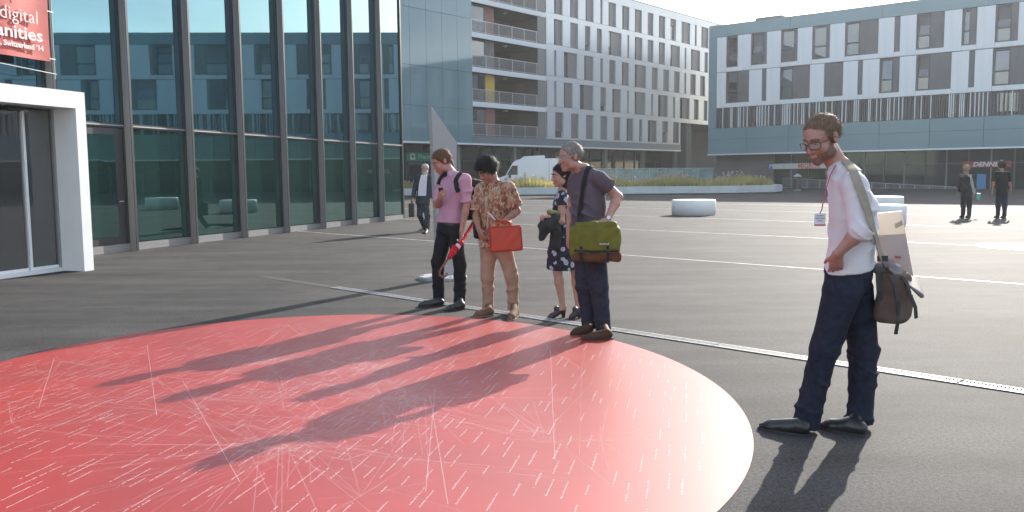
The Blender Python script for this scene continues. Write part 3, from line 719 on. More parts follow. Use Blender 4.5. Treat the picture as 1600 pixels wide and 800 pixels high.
# litter bin
bp = ground(1245.5, 297.5); bin_ = empty('litter_bin', bp, 0, 'dark round litter bin with pointed pale roof by the railing', 'litter bin')
BINM = mat('bin_dark', (.05, .045, .05), .5, .1)
MB().lathe([(.34, 0), (.34, .06)], (0, 0, 0), 20).build('base', KERB, bin_); MB().lathe([(.33, .062), (.36, 1.0), (.3, 1.02)], (0, 0, 0), 20).build('drum', BINM, bin_)
for a in (0, 2.1, 4.2): MB().tube([(.28*math.cos(a), .28*math.sin(a), 1.0), (.3*math.cos(a), .3*math.sin(a), 1.22)], .02, 6).build('roof_post', RAILM, bin_)
MB().lathe([(.4, 1.2), (.4, 1.23), (.03, 1.48)], (0, 0, 0), 20).build('roof', RAILM, bin_)

# round white seats
SEAT = mat('seat_white', (.88, .87, .85), .5, .04, 2, bump=.05, bscale=30)
def seat(px, py, r, h, label):
    p = ground(px, py); p[1] += r
    o = MB().lathe([(r*.96, .0), (r*.96, .035), (r, .045), (r, h-.05), (r-.015, h-.015), (r-.05, h)], (0, 0, 0), 64).build('round_seat', SEAT); o.location = p
    for f in o.data.polygons: f.use_smooth = abs(f.normal.z) < .5
    tag(o, label, 'seat', 'round white seats on the plaza'); return o
seat(1091, 337.5, .80, .57, 'round white drum seat standing alone on the plaza in front of the planter')
seat(1392, 355, .66, .60, 'nearer of the two round white seats behind the bearded man')
seat(1390, 333, .80, .60, 'farther of the two round white seats behind the bearded man')
# seats that the photograph shows only as reflections in the glass building
for q, lab in (((15.5, 17.5), 'round white seat seen only mirrored in the glass bays'), ((25.5, 31), 'far round white seat seen only mirrored in the glass bays')):
    o = seat(1091, 337.5, .8, .57, lab); o.location = (*q, 0)
dp_ = ground(1604, 385.5)
o = MB().lathe([(.9, .001), (.9, .006)], (0, 0, 0), 48).build('floor_disc', mat('floor_paint', (.8, .8, .78), .45, .03)); o.location = dp_; tag(o, 'flat white round disc on the asphalt at the right edge', 'floor marking')

# ------------------------------------------------------------------ white van
VY = 71.5
v0 = at(776, 275, VY); vr = empty('delivery_van', (v0[0], VY, 0), 0, 'white high roofed delivery van parked behind the planter', 'van')
VWH = mat('van_white', (.72, .74, .76), .25, .02, coat=.3); VB = mat('van_trim', (.03, .03, .035), .5); VGL = mat('van_glass', (.02, .025, .03), .05)
side = [(0, .45), (0, 1.15), (.15, 1.35), (.75, 1.55), (1.35, 2.62), (1.75, 2.86), (5.6, 2.95), (5.7, 2.8), (5.72, .5), (5.72, .42), (0, .42)]
vb = MB().prism([(x, 0, z) for x, z in side], (0, 2.0, 0)).build('body', VWH, vr, bevel=.03)
MB().prism([(.86, -.012, 1.6), (1.3, -.012, 2.35), (1.75, -.012, 2.35), (1.75, -.012, 1.6)], (0, .01, 0)).build('side_window', VGL, vr)
MB().prism([(.78, .12, 1.57), (1.34, .12, 2.58), (1.34, 1.88, 2.58), (.78, 1.88, 1.57)], (-.03, 0, .012)).build('windscreen', VGL, vr)
MB().prism([(1.9, 0, 2.86), (2.3, 0, 3.12), (4.0, 0, 3.18), (4.05, 0, 2.86)], (0, 1.6, 0)).build('roof_fairing', VWH, vr, bevel=.04)
for x in (1.1, 4.6):
    w = MB().lathe([(.36, -.12), (.36, .12)], (0, 0, 0), 24).build('wheel', VB, vr); w.rotation_euler[0] = math.pi/2; w.location = (x, .1, .36)
    h_ = MB().lathe([(.2, .125), (.18, .14)], (0, 0, 0), 16).build('hub', GALV, w)
MB().box((1.0, -.22, 1.35), (1.18, -.02, 1.75)).build('mirror', VB, vr); MB().box((1.8, -.01, .9), (5.4, .0, .95)).build('side_strip', VB, vr)
MB().box((4.35, -.015, .5), (4.37, 0, 2.75)).build('door_gap', VB, vr); MB().box((-.03, .2, .75), (.0, .6, 1.0)).build('headlight', GALV, vr)

# ------------------------------------------------------------------ big red round floor print
def vinyl():
    m = mat('print_red', (.30, .014, .009), .45, .12, 1.2, bump=.06, bscale=160, spec=.5, ior=1.76, bdist=.002); return m
PR = vinyl()
PC = V(-1.445, 5.893, 0); PA, PBx = V(.2038, -.979, 0)*3.426, V(.979, .2038, 0)*2.889
fp = empty('floor_print', PC, 0, 'huge round red floor print with white names and network lines on the asphalt', 'floor print')
n = 160; MB().prism([PA*math.cos(2*math.pi*k/n)+PBx*math.sin(2*math.pi*k/n)+V(0, 0, .0005) for k in range(n)], (0, 0, .0035)).build('sheet', PR, fp)
def inkmat(name, c, a):
    m = bpy.data.materials.new(name); m.use_nodes = True; nd = m.node_tree.nodes; l = m.node_tree.links.new; p = nd['Principled BSDF']
    p.inputs['Base Color'].default_value = (*c, 1); p.inputs['Roughness'].default_value = .43; p.inputs['Alpha'].default_value = a; return m
INK = inkmat('ink_white', (.85, .72, .7), .42); INKL = inkmat('ink_lines', (.9, .72, .7), .12); INKL2 = inkmat('ink_bold_lines', (.9, .72, .7), .26)
def in_print(p, s=.97):
    a = (p@unit(PA))/3.426; b = (p@unit(PBx))/2.889; return a*a+b*b < s*s
rp_ = random.Random(12)
dirn = V(math.cos(math.radians(78)), math.sin(math.radians(78)), 0); per = V(-dirn[1], dirn[0], 0)*-1
nm = MB(); row = -3.4
while row < 3.4:
    s = -3.4+rp_.random()*.4
    while s < 3.4:
        Ln = rp_.choice((.12, .16, .2, .22, .26, .34)); q0 = per*(row+rp_.uniform(-.025, .025))+dirn*s
        if in_print(q0) and in_print(q0+dirn*Ln) and rp_.random() < .8:
            x = 0
            while x < Ln:
                w = rp_.uniform(.006, .011); hh = rp_.choice((.006, .007, .010)); zz = V(0, 0, .0055)
                if rp_.random() < .9:
                    e = q0+dirn*x; nm.add([e+zz, e+dirn*w+zz, e+dirn*w-per*hh+zz, e-per*hh+zz], [(0, 1, 2, 3)])
                x += w+.003
        s += Ln+rp_.uniform(.08, .38)
    row += .078
q = nm.build('printed_names', INK, fp); q['kind'] = 'stuff'
lm, lb = MB(), MB()
def line(mbx, a, b, w, z):
    d = unit(b-a); s = V(-d[1], d[0], 0)*w/2; zz = V(0, 0, z); mbx.add([a-s+zz, b-s+zz, b+s+zz, a+s+zz], [(0, 1, 2, 3)])
hubs = []
while len(hubs) < 46:
    p = V(rp_.gauss(0, 1.3), rp_.gauss(0, 1.5), 0)
    if in_print(p, .9): hubs.append(p)
main = [V(.25, .75, 0), V(.7, -.2, 0), V(-.6, 1.1, 0), V(.1, -1.2, 0)]
zc = .0047
for h in hubs:
    for k in range(rp_.randint(3, 9)):
        e = h+V(rp_.gauss(0, .4), rp_.gauss(0, .55), 0)
        if in_print(e): line(lm, h, e, .0045, zc)
    for k in range(2):
        e = rp_.choice(hubs)
        if np.linalg.norm(e-h) > .1: line(lb if rp_.random() < .12 else lm, h, e, .0045, zc)
for h in main:
    for k in range(95):
        e = h+V(rp_.gauss(0, .75), rp_.gauss(0, .6), 0)
        if in_print(e): line(lm, h+V(rp_.gauss(0, .12), rp_.gauss(0, .12), 0), e, .005, zc+.00002*(k % 9))
for a, b in (((285, 595), (375, 755)), ((680, 610), (665, 770)), ((672, 620), (700, 790)), ((860, 545), (867, 720)), ((60, 640), (85, 560)), ((230, 540), (245, 650)), ((540, 720), (600, 700)), ((470, 670), (640, 690))):
    line(lb, ground(*a)-PC, ground(*b)-PC, .0045, .0051)
q = lm.build('network_lines', INKL, fp); q['kind'] = 'stuff'
q = lb.build('bold_network_lines', INKL2, fp); q['kind'] = 'stuff'

# ------------------------------------------------------------------ slanted totem sign
TOT = mat('totem_grey', (.36, .345, .335), .5, .04, 1.5)
tb = ground(680, 437); to = empty('totem', tb, 0, 'tall slanted grey totem panel on a round steel foot behind the pink shirted man', 'totem')
TY = tb[1]
fl = [at(674, 165, TY), at(714, 223, TY+.2), at(713, 432, TY+.2), at(686, 432, TY)]
fl[2][2] = fl[3][2] = .05
bk = unit(np.cross(fl[1]-fl[2], fl[3]-fl[2])); bk = bk if bk[1] > 0 else -bk
MB(tb).prism(fl, V(-.055, .07, 0)).build('panel', TOT, to, bevel=.004)
MB().lathe([(.36, 0), (.36, .035), (.33, .05)], (.1, .1, 0), 40).build('foot_plate', GALV, to)
for a in range(6): MB().lathe([(.02, .05), (.02, .065)], (.1+.29*math.cos(a*1.047), .1+.29*math.sin(a*1.047), 0), 8).build('bolt', RAILM, to)

# ================================================================== PEOPLE
SKIN = mat('skin', (.44, .24, .17), .5, .08, 30, sss=.12, bump=.08, bscale=120, bdist=.001)
SKIN2 = mat('skin_tan', (.34, .175, .115), .5, .08, 30, sss=.12, bump=.08, bscale=120, bdist=.001)
SKIN3 = mat('skin_rosy', (.43, .22, .165), .5, .1, 20, sss=.12, bump=.08, bscale=120, bdist=.001)
EYEW = mat('eye_white', (.45, .40, .38), .4); EYED = mat('eye_dark', (.03, .02, .015), .2)
LIP = mat('lip', (.36, .13, .11), .5)
def cloth(name, c, var=.12, scale=14, b=.35, rough=.85, bs=260): return mat(name, c, rough, var, scale, bump=b, bscale=bs, spec=.25, bdist=.0015)
def hairmat(name, c): return mat(name, c, .6, .5, 60, bump=.8, bscale=90, spec=.25, stretch=(3, .6, .7), bdist=.004)

class Head:
    def __init__(s, c, f, up=(0, 0, 1), sc=1.06): s.c = np.array(c, float); s.R = frame(f, up); s.s = sc
    def P(s, *p): return s.c+s.R@(np.array(p, float)*s.s)
    def base(s): return s.P(0, -.03, -.075)
def head_prims(Fd, H, off=0, jaw=1.0, k=.014):
    e = lambda p, r, kk=k: Fd.ell(H.P(*p), np.array(r)*H.s, H.R, kk, off=off)
    e((0, -.014, .032), (.074, .093, .082)); e((0, .03, -.032), (.058*jaw, .062, .082), .02)
    e((0, .02, .03), (.066, .07, .06)); e((0, .068, -.098), (.024*jaw, .022, .02), .018)
    for sx in (-1, 1):
        e((sx*.04, .055, -.03), (.022, .03, .026)); e((sx*.045*jaw, .015, -.068), (.022, .04, .03), .02)
        Fd.cone(H.P(sx*.012, .09, .021), H.P(sx*.045, .072, .02), .0085*H.s+off, .008*H.s+off, .012)
def face_prims(Fd, H):
    s = H.s
    head_prims(Fd, H)
    for sx in (-1, 1): Fd.ell(H.P(sx*.031, .096, .003), np.array((.017, .013, .011))*s, H.R, .012, op='s')
    Fd.cone(H.P(0, .09, .008), H.P(0, .112, -.034), .007*s, .0115*s, .01)
    for sx in (-1, 1):
        Fd.ell(H.P(sx*.011, .1, -.038), np.array((.008, .010, .007))*s, H.R, .006)
        Fd.ell(H.P(sx*.077, -.008, -.002), np.array((.008, .019, .032))*s, H.R@np.array([[1, 0, 0], [0, .96, -.28], [0, .28, .96]]), .004)
        Fd.ell(H.P(sx*.086, -.004, .0), np.array((.005, .010, .018))*s, H.R, .003, op='s')
        Fd.cone(H.P(0, .096, -.0645), H.P(sx*.02, .086, -.067), .0055*s, .003*s, .004)
        Fd.cone(H.P(0, .094, -.0755), H.P(sx*.018, .085, -.0715), .0065*s, .003*s, .004)
def face_bits(root, H, brow, glasses=None, eyes=True):
    b = wl(root); bw = MB(b)
    for sx in (-1, 1):
        ey = Field(H.P(sx*.031, .084, .002)-.02, H.P(sx*.031, .084, .002)+.02, .0035); ey.ell(H.P(sx*.031, .0815, .002), np.array((.0115, .0105, .0052))*H.s, H.R, 0)
        q = ey.build('eye', EYEW, root); ir = MB(b).tube([H.P(sx*.0315, .088, .001), H.P(sx*.032, .0935, .0005)], .0045*H.s, 10).build('iris', EYED, q)
        fe = MB(b).tube([H.P(sx*.012, .098, .022), H.P(sx*.03, .094, .027), H.P(sx*.05, .078, .021)], [.004*H.s, .0048*H.s, .003*H.s], 6).build('eyebrow', brow, root)
    MB(b).tube([H.P(-.02, .0895, -.07), H.P(0, .0985, -.0705), H.P(.02, .0895, -.07)], [.0025, .005, .0025], 6).build('lips', LIP, root)
    if glasses:
        fm = MB(b)
        for sx in (-1, 1):
            pts = []
            for k in range(21):
                a = 2*math.pi*k/20; ca, sa = math.cos(a), math.sin(a)
                x = sx*.035+.027*math.copysign(abs(ca)**.7, ca); z = -.004+.018*math.copysign(abs(sa)**.7, sa); pts.append(H.P(x, .114-.35*abs(x)*abs(x)/.06, z))
            fm.tube(pts, .0022*H.s, 6)
            fm.tube([H.P(sx*.062, .096, .006), H.P(sx*.079, .05, .006), H.P(sx*.083, -.004, .006), H.P(sx*.081, -.02, -.012)], .0022*H.s, 6)
        fm.tube([H.P(-.009, .113, .001), H.P(.009, .113, .001)], .002*H.s, 6)
        g = fm.build('eyeglasses', glasses, root)
        for sx in (-1, 1):
            MB(b).prism([H.P(sx*.035+.025*math.cos(2*math.pi*k/16), .1125-.35*(sx*.035+.025*math.cos(2*math.pi*k/16))**2/.06, -.004+.016*math.sin(2*math.pi*k/16)) for k in range(16)], H.R@V(0, .001, 0)).build('lens', LENS, g)
LENS = mat('lens', (.5, .5, .5), .05, .02, alpha=.18, ior=1.5)

def rot_to(v, n, a): return v*math.cos(a)+n*math.sin(a)
def hand(Fd, w, fdir, pn, ts, curl=.45, s=1.0, spread=.06):
    fdir = unit(fdir); pn = unit(np.array(pn)-fdir*(np.array(pn)@fdir)); ts = unit(np.array(ts)-fdir*(np.array(ts)@fdir)-pn*(np.array(ts)@pn)); w = np.array(w, float)
    kn = [w+fdir*.088*s+ts*x*s for x in (.03, .010, -.010, -.028)]
    for i, q in enumerate(kn): Fd.cone(w+ts*(.014, .006, -.004, -.013)[i]*s, q, .0165*s, .0115*s, .012)
    tips = []
    for i, (q, ln) in enumerate(zip(kn, (.072, .080, .074, .058))):
        d = unit(fdir+ts*spread*(1.2, .3, -.6, -1.5)[i]); a = 0; p = q
        for j, fr_ in enumerate((.45, .31, .26)):
            a += curl*(.8, 1.2, .9)[j]*(1+.1*i); nd_ = unit(rot_to(d, pn, a)); e = p+nd_*ln*fr_*s; Fd.cone(p, e, (.0095, .0088, .0080)[j]*s, (.0088, .0080, .0068)[j]*s, .004); p = e
        tips.append(p)
    b = w+fdir*.022*s+ts*.02*s; d = unit(fdir*.72+ts*.62+pn*.3); m = b+d*.05*s; t = m+unit(fdir*.9+ts*.2+pn*(.25+.4*curl))*.035*s
    Fd.cone(b, m, .0145*s, .0105*s, .012); Fd.cone(m, t, .0105*s, .0078*s, .004)
    return tips

def torso_secs(J, g=1.0, off=0.0, belly=0.0, low=.10):
    pel, wa, ch, nk = [np.array(J[k]) for k in ('pel', 'waist', 'chest', 'neck')]
    dn = unit(pel-wa); a = J.get('size', 1.0)*g
    up_ = ch+(nk-ch)*.62
    return [(pel+dn*low, .155*a+off, .105*a+off+belly*.3), (pel, .165*a+off, .112*a+off+belly*.6), (wa, .147*a+off, .102*a+off+belly), (ch, .165*a+off, .115*a+off+belly*.3), (up_, .15*a+off, .088*a+off), (nk, .062*a+off, .058*a+off)]
def body(Fd, J, H, skin_torso=.88, arms=1.0, legs=1.0, legskin=.86):
    lat_h, lat_s = np.array(J['hpL'])-J['hpR'], np.array(J['shL'])-J['shR']
    Fd.loft(torso_secs(J, skin_torso), lat_h, lat_s, .03)
    Fd.cone(np.array(J['neck'])-V(0, 0, .03), H.base(), .056, .052*H.s, .03)
    for S in 'LR':
        sh, el, wr = [np.array(J[k+S]) for k in ('sh', 'el', 'wr')]
        Fd.cone(J['neck'], sh, .045, .048, .03); mid = el+(wr-el)*.3
        Fd.cone(sh, el, .049*arms, .038*arms, .025); Fd.cone(el, mid, .039*arms, .0395*arms, .02); Fd.cone(mid, wr, .0395*arms, .026*arms, .02)
        hp, kn, an = [np.array(J[k+S]) for k in ('hp', 'kn', 'an')]; cf = kn+(an-kn)*.3+J.get('calf', V(0, 0, 0))
        Fd.cone(hp, kn, .082*legs*legskin, .055*legs*legskin, .03); Fd.cone(kn, cf, .052*legs*legskin, .056*legs*legskin, .02); Fd.cone(cf, an, .056*legs*legskin, .034*legs*legskin, .02)
        Fd.cone(an, np.array(J['an'+S])-V(0, 0, .03), .034*legskin, .03, .01)
    face_prims(Fd, H)
def bounds(J, H, pad=.17):
    P_ = [np.array(v) for k, v in J.items() if k not in ('size', 'calf')]+[H.c+V(0, 0, .06), H.c]; return np.min(P_, 0)-pad, np.max(P_, 0)+pad
def shirt(J, root, m, h, sleeve=.6, loose=.012, hem=.06, fold=.006, name='shirt', ff=62, sl_r=(.066, .062, .05), cuff=None, belly=.02, collar=None, seed=1, H=None, flare=0, neck=True):
    lo, hi = bounds(J, H); Fd = Field(lo, hi, h)
    lat_h, lat_s = np.array(J['hpL'])-J['hpR'], np.array(J['shL'])-J['shR']
    sc = torso_secs(J, 1.0, loose, belly, hem); sc[0] = (sc[0][0], sc[0][1]+flare, sc[0][2]+flare)
    sc[-1] = (np.array(sc[-1][0])-V(0, 0, .02), sc[-1][1], sc[-1][2])
    Fd.loft(sc, lat_h, lat_s, .02, fold=fold, seed=seed)
    for i, S in enumerate('LR'):
        sh, el, wr = [np.array(J[k+S]) for k in ('sh', 'el', 'wr')]
        Fd.cone(np.array(J['neck'])-V(0, 0, .022), sh, .062, .062, .035)
        if sleeve <= 1:
            e = sh+(el-sh)*sleeve; Fd.cone(sh, e, sl_r[0], sl_r[1], .03, cap=True, fold=fold, ff=ff, seed=seed+i)
            if cuff: Fd.cone(e-(el-sh)*cuff, e, sl_r[1]+.005, sl_r[1]+.006, .003, cap=True, cap0=True, fold=fold*.6, ff=90, seed=i)
        else:
            e = el+(wr-el)*(sleeve-1); Fd.cone(sh, el, sl_r[0], sl_r[1], .03, fold=fold, ff=ff, seed=seed+i); Fd.cone(el, e, sl_r[1], sl_r[2], .012, cap=True, fold=fold, ff=ff, seed=seed+i)
            if cuff: Fd.cone(e-unit(wr-el)*cuff, e, sl_r[2]+.007, sl_r[2]+.009, .003, cap=True, cap0=True, fold=fold*.6, ff=90, seed=i)
    o = Fd.build(name, m, root)
    if collar:
        nk = np.array(J['neck']); up_ = unit(H.base()-nk+V(0, 0, .02)); fw = unit(np.cross(V(0, 0, 1), lat_s)*-1); fw = -np.cross(V(0, 0, 1), unit(lat_s)) if False else unit(np.cross(unit(lat_s), V(0, 0, 1)))
        b = wl(root); cm = MB(b); pts_o, pts_i, pts_b = [], [], []
        sd = unit(lat_s)
        for k in range(25):
            a = math.radians(-150+300*k/24)                       # from one collar tip round the nape to the other
            r = fw*-math.cos(a)+sd*math.sin(a); fr_ = max(0, -math.cos(a))
            top = nk+up_*(.045-.025*fr_)+r*.066+fw*.01*fr_
            bot = nk-up_*(.018+.055*max(0, fr_-.35))+r*(.094+.012*fr_)+fw*.02*fr_
            pts_i.append(top); pts_o.append(bot)
        n_ = len(pts_i); inn_ = [p-unit(p-nk)*.008 for p in pts_i]
        cm.add(pts_i+pts_o+inn_, [(i, i+1, n_+i+1, n_+i) for i in range(n_-1)]+[(2*n_+i, 2*n_+i+1, i+1, i) for i in range(n_-1)])
        cm.build('collar', collar, root, smooth=True)
    return o
def trousers(J, root, m, h, rs=(.093, .07, .062, .058), fold=.006, end=.05, name='trousers', H=None, seed=3, top=.03, loose=.006):
    lo, hi = bounds(J, H); Fd = Field(lo, hi, h); lat_h = np.array(J['hpL'])-J['hpR']
    pel, wa = np.array(J['pel']), np.array(J['waist']); up_ = unit(wa-pel); a = J.get('size', 1.0)
    Fd.loft([(pel-up_*.1, .15*a+loose, .11*a+loose), (pel, .165*a+loose, .118*a+loose), (pel+up_*top, .158*a+loose, .108*a+loose)], lat_h, lat_h, .03, fold=fold*.5)
    for i, S in enumerate('LR'):
        hp, kn, an = [np.array(J[k+S]) for k in ('hp', 'kn', 'an')]; cf = kn+(an-kn)*.35+J.get('calf', V(0, 0, 0)); dk = unit(an-kn); e = an+dk*max(0, (an[2]-end)/max(.3, -dk[2]))
        Fd.cone(hp, kn, rs[0], rs[1], .035, fold=fold*.8, ff=26, seed=seed+i); Fd.cone(kn, cf, rs[1], rs[2], .02, fold=fold, ff=48, seed=seed+i); Fd.cone(cf, e, rs[2], rs[3], .02, cap=True, fold=fold, ff=56, seed=seed+2*i)
    return Fd.build(name, m, root)
def belt(J, root, m, top=.012, loose=.012):
    pel, wa = np.array(J['pel']), np.array(J['waist']); up_ = unit(wa-pel); a = J.get('size', 1.0); lat = np.array(J['hpL'])-J['hpR']
    Fd = Field(pel-.25, pel+.25, .009); Fd.loft([(pel+up_*top, .16*a+loose, .112*a+loose), (pel+up_*(top+.038), .157*a+loose, .108*a+loose)], lat, lat, 0); return Fd.build('belt', m, root)
def shoe(root, heel, toe, an, m, sole_m, hgt=.085, wid=1.0, pointy=.8, h=.006, lift=.004, ankle=None):
    heel, toe, an = V(*heel), V(*toe), V(*an); heel[2] = toe[2] = lift; d = unit(toe-heel); Ln = np.linalg.norm(toe-heel); side = np.cross(V(0, 0, 1), d)
    q = lambda t, z, s=0: heel+d*Ln*t+V(0, 0, z)+side*s
    lo = np.minimum(np.minimum(heel, toe), an)-.09; hi = np.maximum(np.maximum(heel, toe), an)+.09; Fd = Field(lo, hi, h)
    Fd.cone(q(.13, .04), q(.45, .03), .036*wid, .036*wid, .02); Fd.cone(q(.4, .03), q(.72, .024), .037*wid, .038*wid, .02); Fd.cone(q(.72, .022), q(.93, .017), .037*wid, .02*wid*(1.3-pointy*.5), .02)
    ta = min(.38, max(.16, float((an-heel)@d)/Ln)); tp_ = V(an[0], an[1], lift+hgt)
    Fd.cone(q(.15, .045), q(ta, .05), .036*wid, .038*wid, .02); Fd.cone(q(ta, .045), tp_, .037*wid, .034*wid, .02, cap=True); Fd.cone(q(ta+.05, .06), q(.58, .04), .032*wid, .028*wid, .02)
    Z = Fd.ax[2][None, None, :]; Fd.D = np.maximum(Fd.D, (lift+.011)-Z)
    o = Fd.build('shoe', m, root)
    b = wl(root); pr = [(0, .026), (.06, .034), (.2, .037), (.4, .035), (.6, .041), (.75, .041), (.88, .033), (.97, .018), (1.0, .004)]
    out = [q(t, 0, s*wid) for t, s in pr]+[q(t, 0, -s*wid) for t, s in reversed(pr)]
    MB(b).prism(out, (0, 0, .0125)).build('sole', sole_m, o); return o
def strands(o, H, m, n, ln, wd, flow, lift=.3, seed=0):
    """loose locks on a hair surface so that its outline is not smooth"""
    me = o.data; nv = len(me.vertices); co = np.zeros(nv*3, np.float32); me.vertices.foreach_get('co', co); co = co.reshape(-1, 3)
    no = np.zeros(nv*3, np.float32); me.vertices.foreach_get('normal', no); no = no.reshape(-1, 3); r = np.random.RandomState(seed); vs, fs = [], []
    for i in r.randint(0, nv, n):
        c, nn = co[i].astype(float), no[i].astype(float); lp = H.R.T@nn
        if lp[2] < -.6 or np.isnan(nn).any(): continue
        f = H.R@(np.array(flow)+V(np.sign(lp[0])*.25, 0, 0)+r.normal(0, .28, 3)); t = f-nn*(f@nn)
        if np.linalg.norm(t) < .05: continue
        t = unit(t); sd = np.cross(nn, t); l = ln*r.uniform(.5, 1.2); w = wd*r.uniform(.6, 1.2); b = len(vs); li = lift*r.uniform(.0, 1)
        for q, ww in ((-.25, .6), (.35, 1), (1, .1)): e = c+t*l*q+nn*(.0015+l*li*max(q, 0)**1.5); vs += [e-sd*w*ww, e+sd*w*ww]
        fs += [(b, b+1, b+3, b+2), (b+2, b+3, b+5, b+4)]
    k = bpy.data.meshes.new('locks'); k.from_pydata(vs, [], fs); q = link('locks', k, m, o); q['kind'] = 'stuff'; return q
def short_hair(root, H, m, name='hair', vol=0, thick=.012, nz_=.004, line=(.084, .074), nape=-.07, seed=0, h=.006, ear=(.008, -.03), ears=True, locks=(1100, .03, .002, (0, -.55, -.35), .35)):
    s = H.s; lo = H.c-.17*s; hi = H.c+.17*s; Fd = Field(lo, hi, h)
    dy, dz = line[0]-ear[0], line[1]-ear[1]; nrm = unit((0, dz, -dy))
    Fd.ell(H.P(0, -.016, .034+vol*.3), (np.array((.074, .093, .082))+thick+np.array((vol*.5, vol*.6, vol)))*s, H.R, 0, noise=nz_, nf=75, seed=seed,
           cuts=[(V(0, line[0]+.016, line[1]-.034)*s, nrm), (V(0, -.05, nape-.034)*s, (0, .35, -.94))])
    if ears:
        for sx in (-1, 1): Fd.ell(H.P(sx*.086, -.006, -.006), np.array((.03, .026, .036))*s, H.R, .004, op='s')
    o = Fd.build(name, m, root); strands(o, H, m, locks[0], locks[1], locks[2], locks[3], locks[4], seed); return o
def beard(root, H, m, off=.004, h=.0055, mous=True):
    s = H.s; Fd = Field(H.c-.16*s, H.c+.16*s, h); head_prims(Fd, H, off*s)
    A = [H.R.T[i] for i in range(3)]; X = Fd.ax[0][:, None, None]-H.c[0]; Y = Fd.ax[1][None, :, None]-H.c[1]; Z = Fd.ax[2][None, None, :]-H.c[2]
    P_ = [(a[0]*X+a[1]*Y+a[2]*Z)/s for a in A]
    up_ = (P_[2]+.055-np.clip((.06-P_[1])*.75, 0, .06)-np.clip((np.abs(P_[0])-.02)*.2, 0, 1))*s        # upper limit rises towards the ears
    Fd.D = np.maximum(Fd.D, up_); Fd.D = np.maximum(Fd.D, (-.012-P_[1])*s)
    bl = Fd.blk(H.P(0, .09, -.07)-.04, H.P(0, .09, -.07)+.04); Fd.ell(H.P(0, .1, -.07), np.array((.024, .02, .0085))*s, H.R, .003, op='s')
    return Fd.build('beard', m, root)
def surf(objs, px, py, off=.006):
    """point on the outside of already built clothes under a line of sight"""
    d = unit(ray(px, py)); best = None
    for bv in objs:
        r = bv.ray_cast(Vector(CAM), Vector(d))
        if r[0] is not None and (best is None or r[3] < best[3]): best = r
    return None if best is None else np.array(best[0])-d*off
def bvh(o):
    off = wl(o.parent)+np.array(o.location); me = o.data
    return BVHTree.FromPolygons([Vector(np.array(v.co)+off) for v in me.vertices], [tuple(p.vertices) for p in me.polygons])
SOLE = mat('sole_dark', (.03, .028, .027), .7); SOLET = mat('sole_tan', (.25, .19, .13), .7); BLKL = mat('leather_black', (.02, .02, .021), .32, .2, 20)
BELT = mat('belt_black', (.015, .015, .016), .4); METAL = mat('bright_metal', (.6, .6, .6), .25, .05, metal=1)
STRAPD = cloth('strap_black', (.02, .02, .022))

# ---------------------------------------------------------------- bearded man on the right
Y0 = 4.9; p = lambda x, y, dy=0: at(x, y, Y0+dy)
J = dict(neck=p(1316, 262), chest=p(1333, 318), waist=p(1333, 378), pel=p(1326, 427), shL=p(1336, 292, -.19), shR=p(1318, 290, .2), elL=p(1344, 360, -.26), wrL=p(1309, 396, -.21),
         elR=p(1345, 360, .25), wrR=p(1310, 400, .2), hpL=p(1315, 458, -.085), hpR=p(1336, 458, .085), knL=p(1289, 542, -.06), anL=p(1262, 650, -.02), knR=p(1350, 550, .06), anR=p(1343, 655, .04), size=1.0)
rm = empty('person', ground(1305, 676), 0, 'bearded man in white shirt and dark jeans, hand in pocket, standing at right', 'person', 'people looking at the floor print')
H = Head(p(1284, 216, -.03), (-.80, -.50, -.36), sc=1.12)
lo, hi = bounds(J, H); Fd = Field(lo, hi, .0065); body(Fd, J, H)
hand(Fd, J['wrL'], p(1305, 432, -.12)-J['wrL'], (.2, .9, -.1), (-.9, 0, .2), .25); hand(Fd, J['wrR'], (-.3, 0, -1), (0, -1, 0), (-1, 0, 0), .3)
Fd.build('body', SKIN3, rm)
HB = hairmat('hair_brown', (.19, .12, .075)); short_hair(rm, H, HB, thick=.006, nz_=.003, line=(.078, .092), seed=2, h=.005, locks=(1700, .026, .0018, (0, -.45, .1), .5)); beard(rm, H, mat('beard_brown', (.20, .105, .075), .8, .3, 60, bump=.5, bscale=300, bdist=.002), .0016)
face_bits(rm, H, HB, mat('frame_black', (.02, .02, .022), .3))
SHW = cloth('shirt_white', (.70, .65, .67), .05, 8); JN = cloth('jeans_dark', (.017, .020, .036), .3, 30)
tr = trousers(J, rm, JN, .0085, (.105, .083, .078, .078), .009, .03, H=H, top=.075); sh = shirt(J, rm, SHW, .0085, 1.12, .014, -.012, .011, sl_r=(.072, .068, .062), cuff=.06, belly=.012, collar=SHW, seed=5, H=H, flare=.026)
gh, gt = ground(1266, 681), ground(1184, 669); shoe(rm, gh, gt, J['anL'], BLKL, SOLE, .09, 1.05, 1.0, lift=.001)
gh, gt = ground(1354, 682), ground(1278, 668); shoe(rm, gh, gt, J['anR'], BLKL, SOLE, .09, 1.05, 1.0, lift=.001)
bvs = [bvh(sh)]
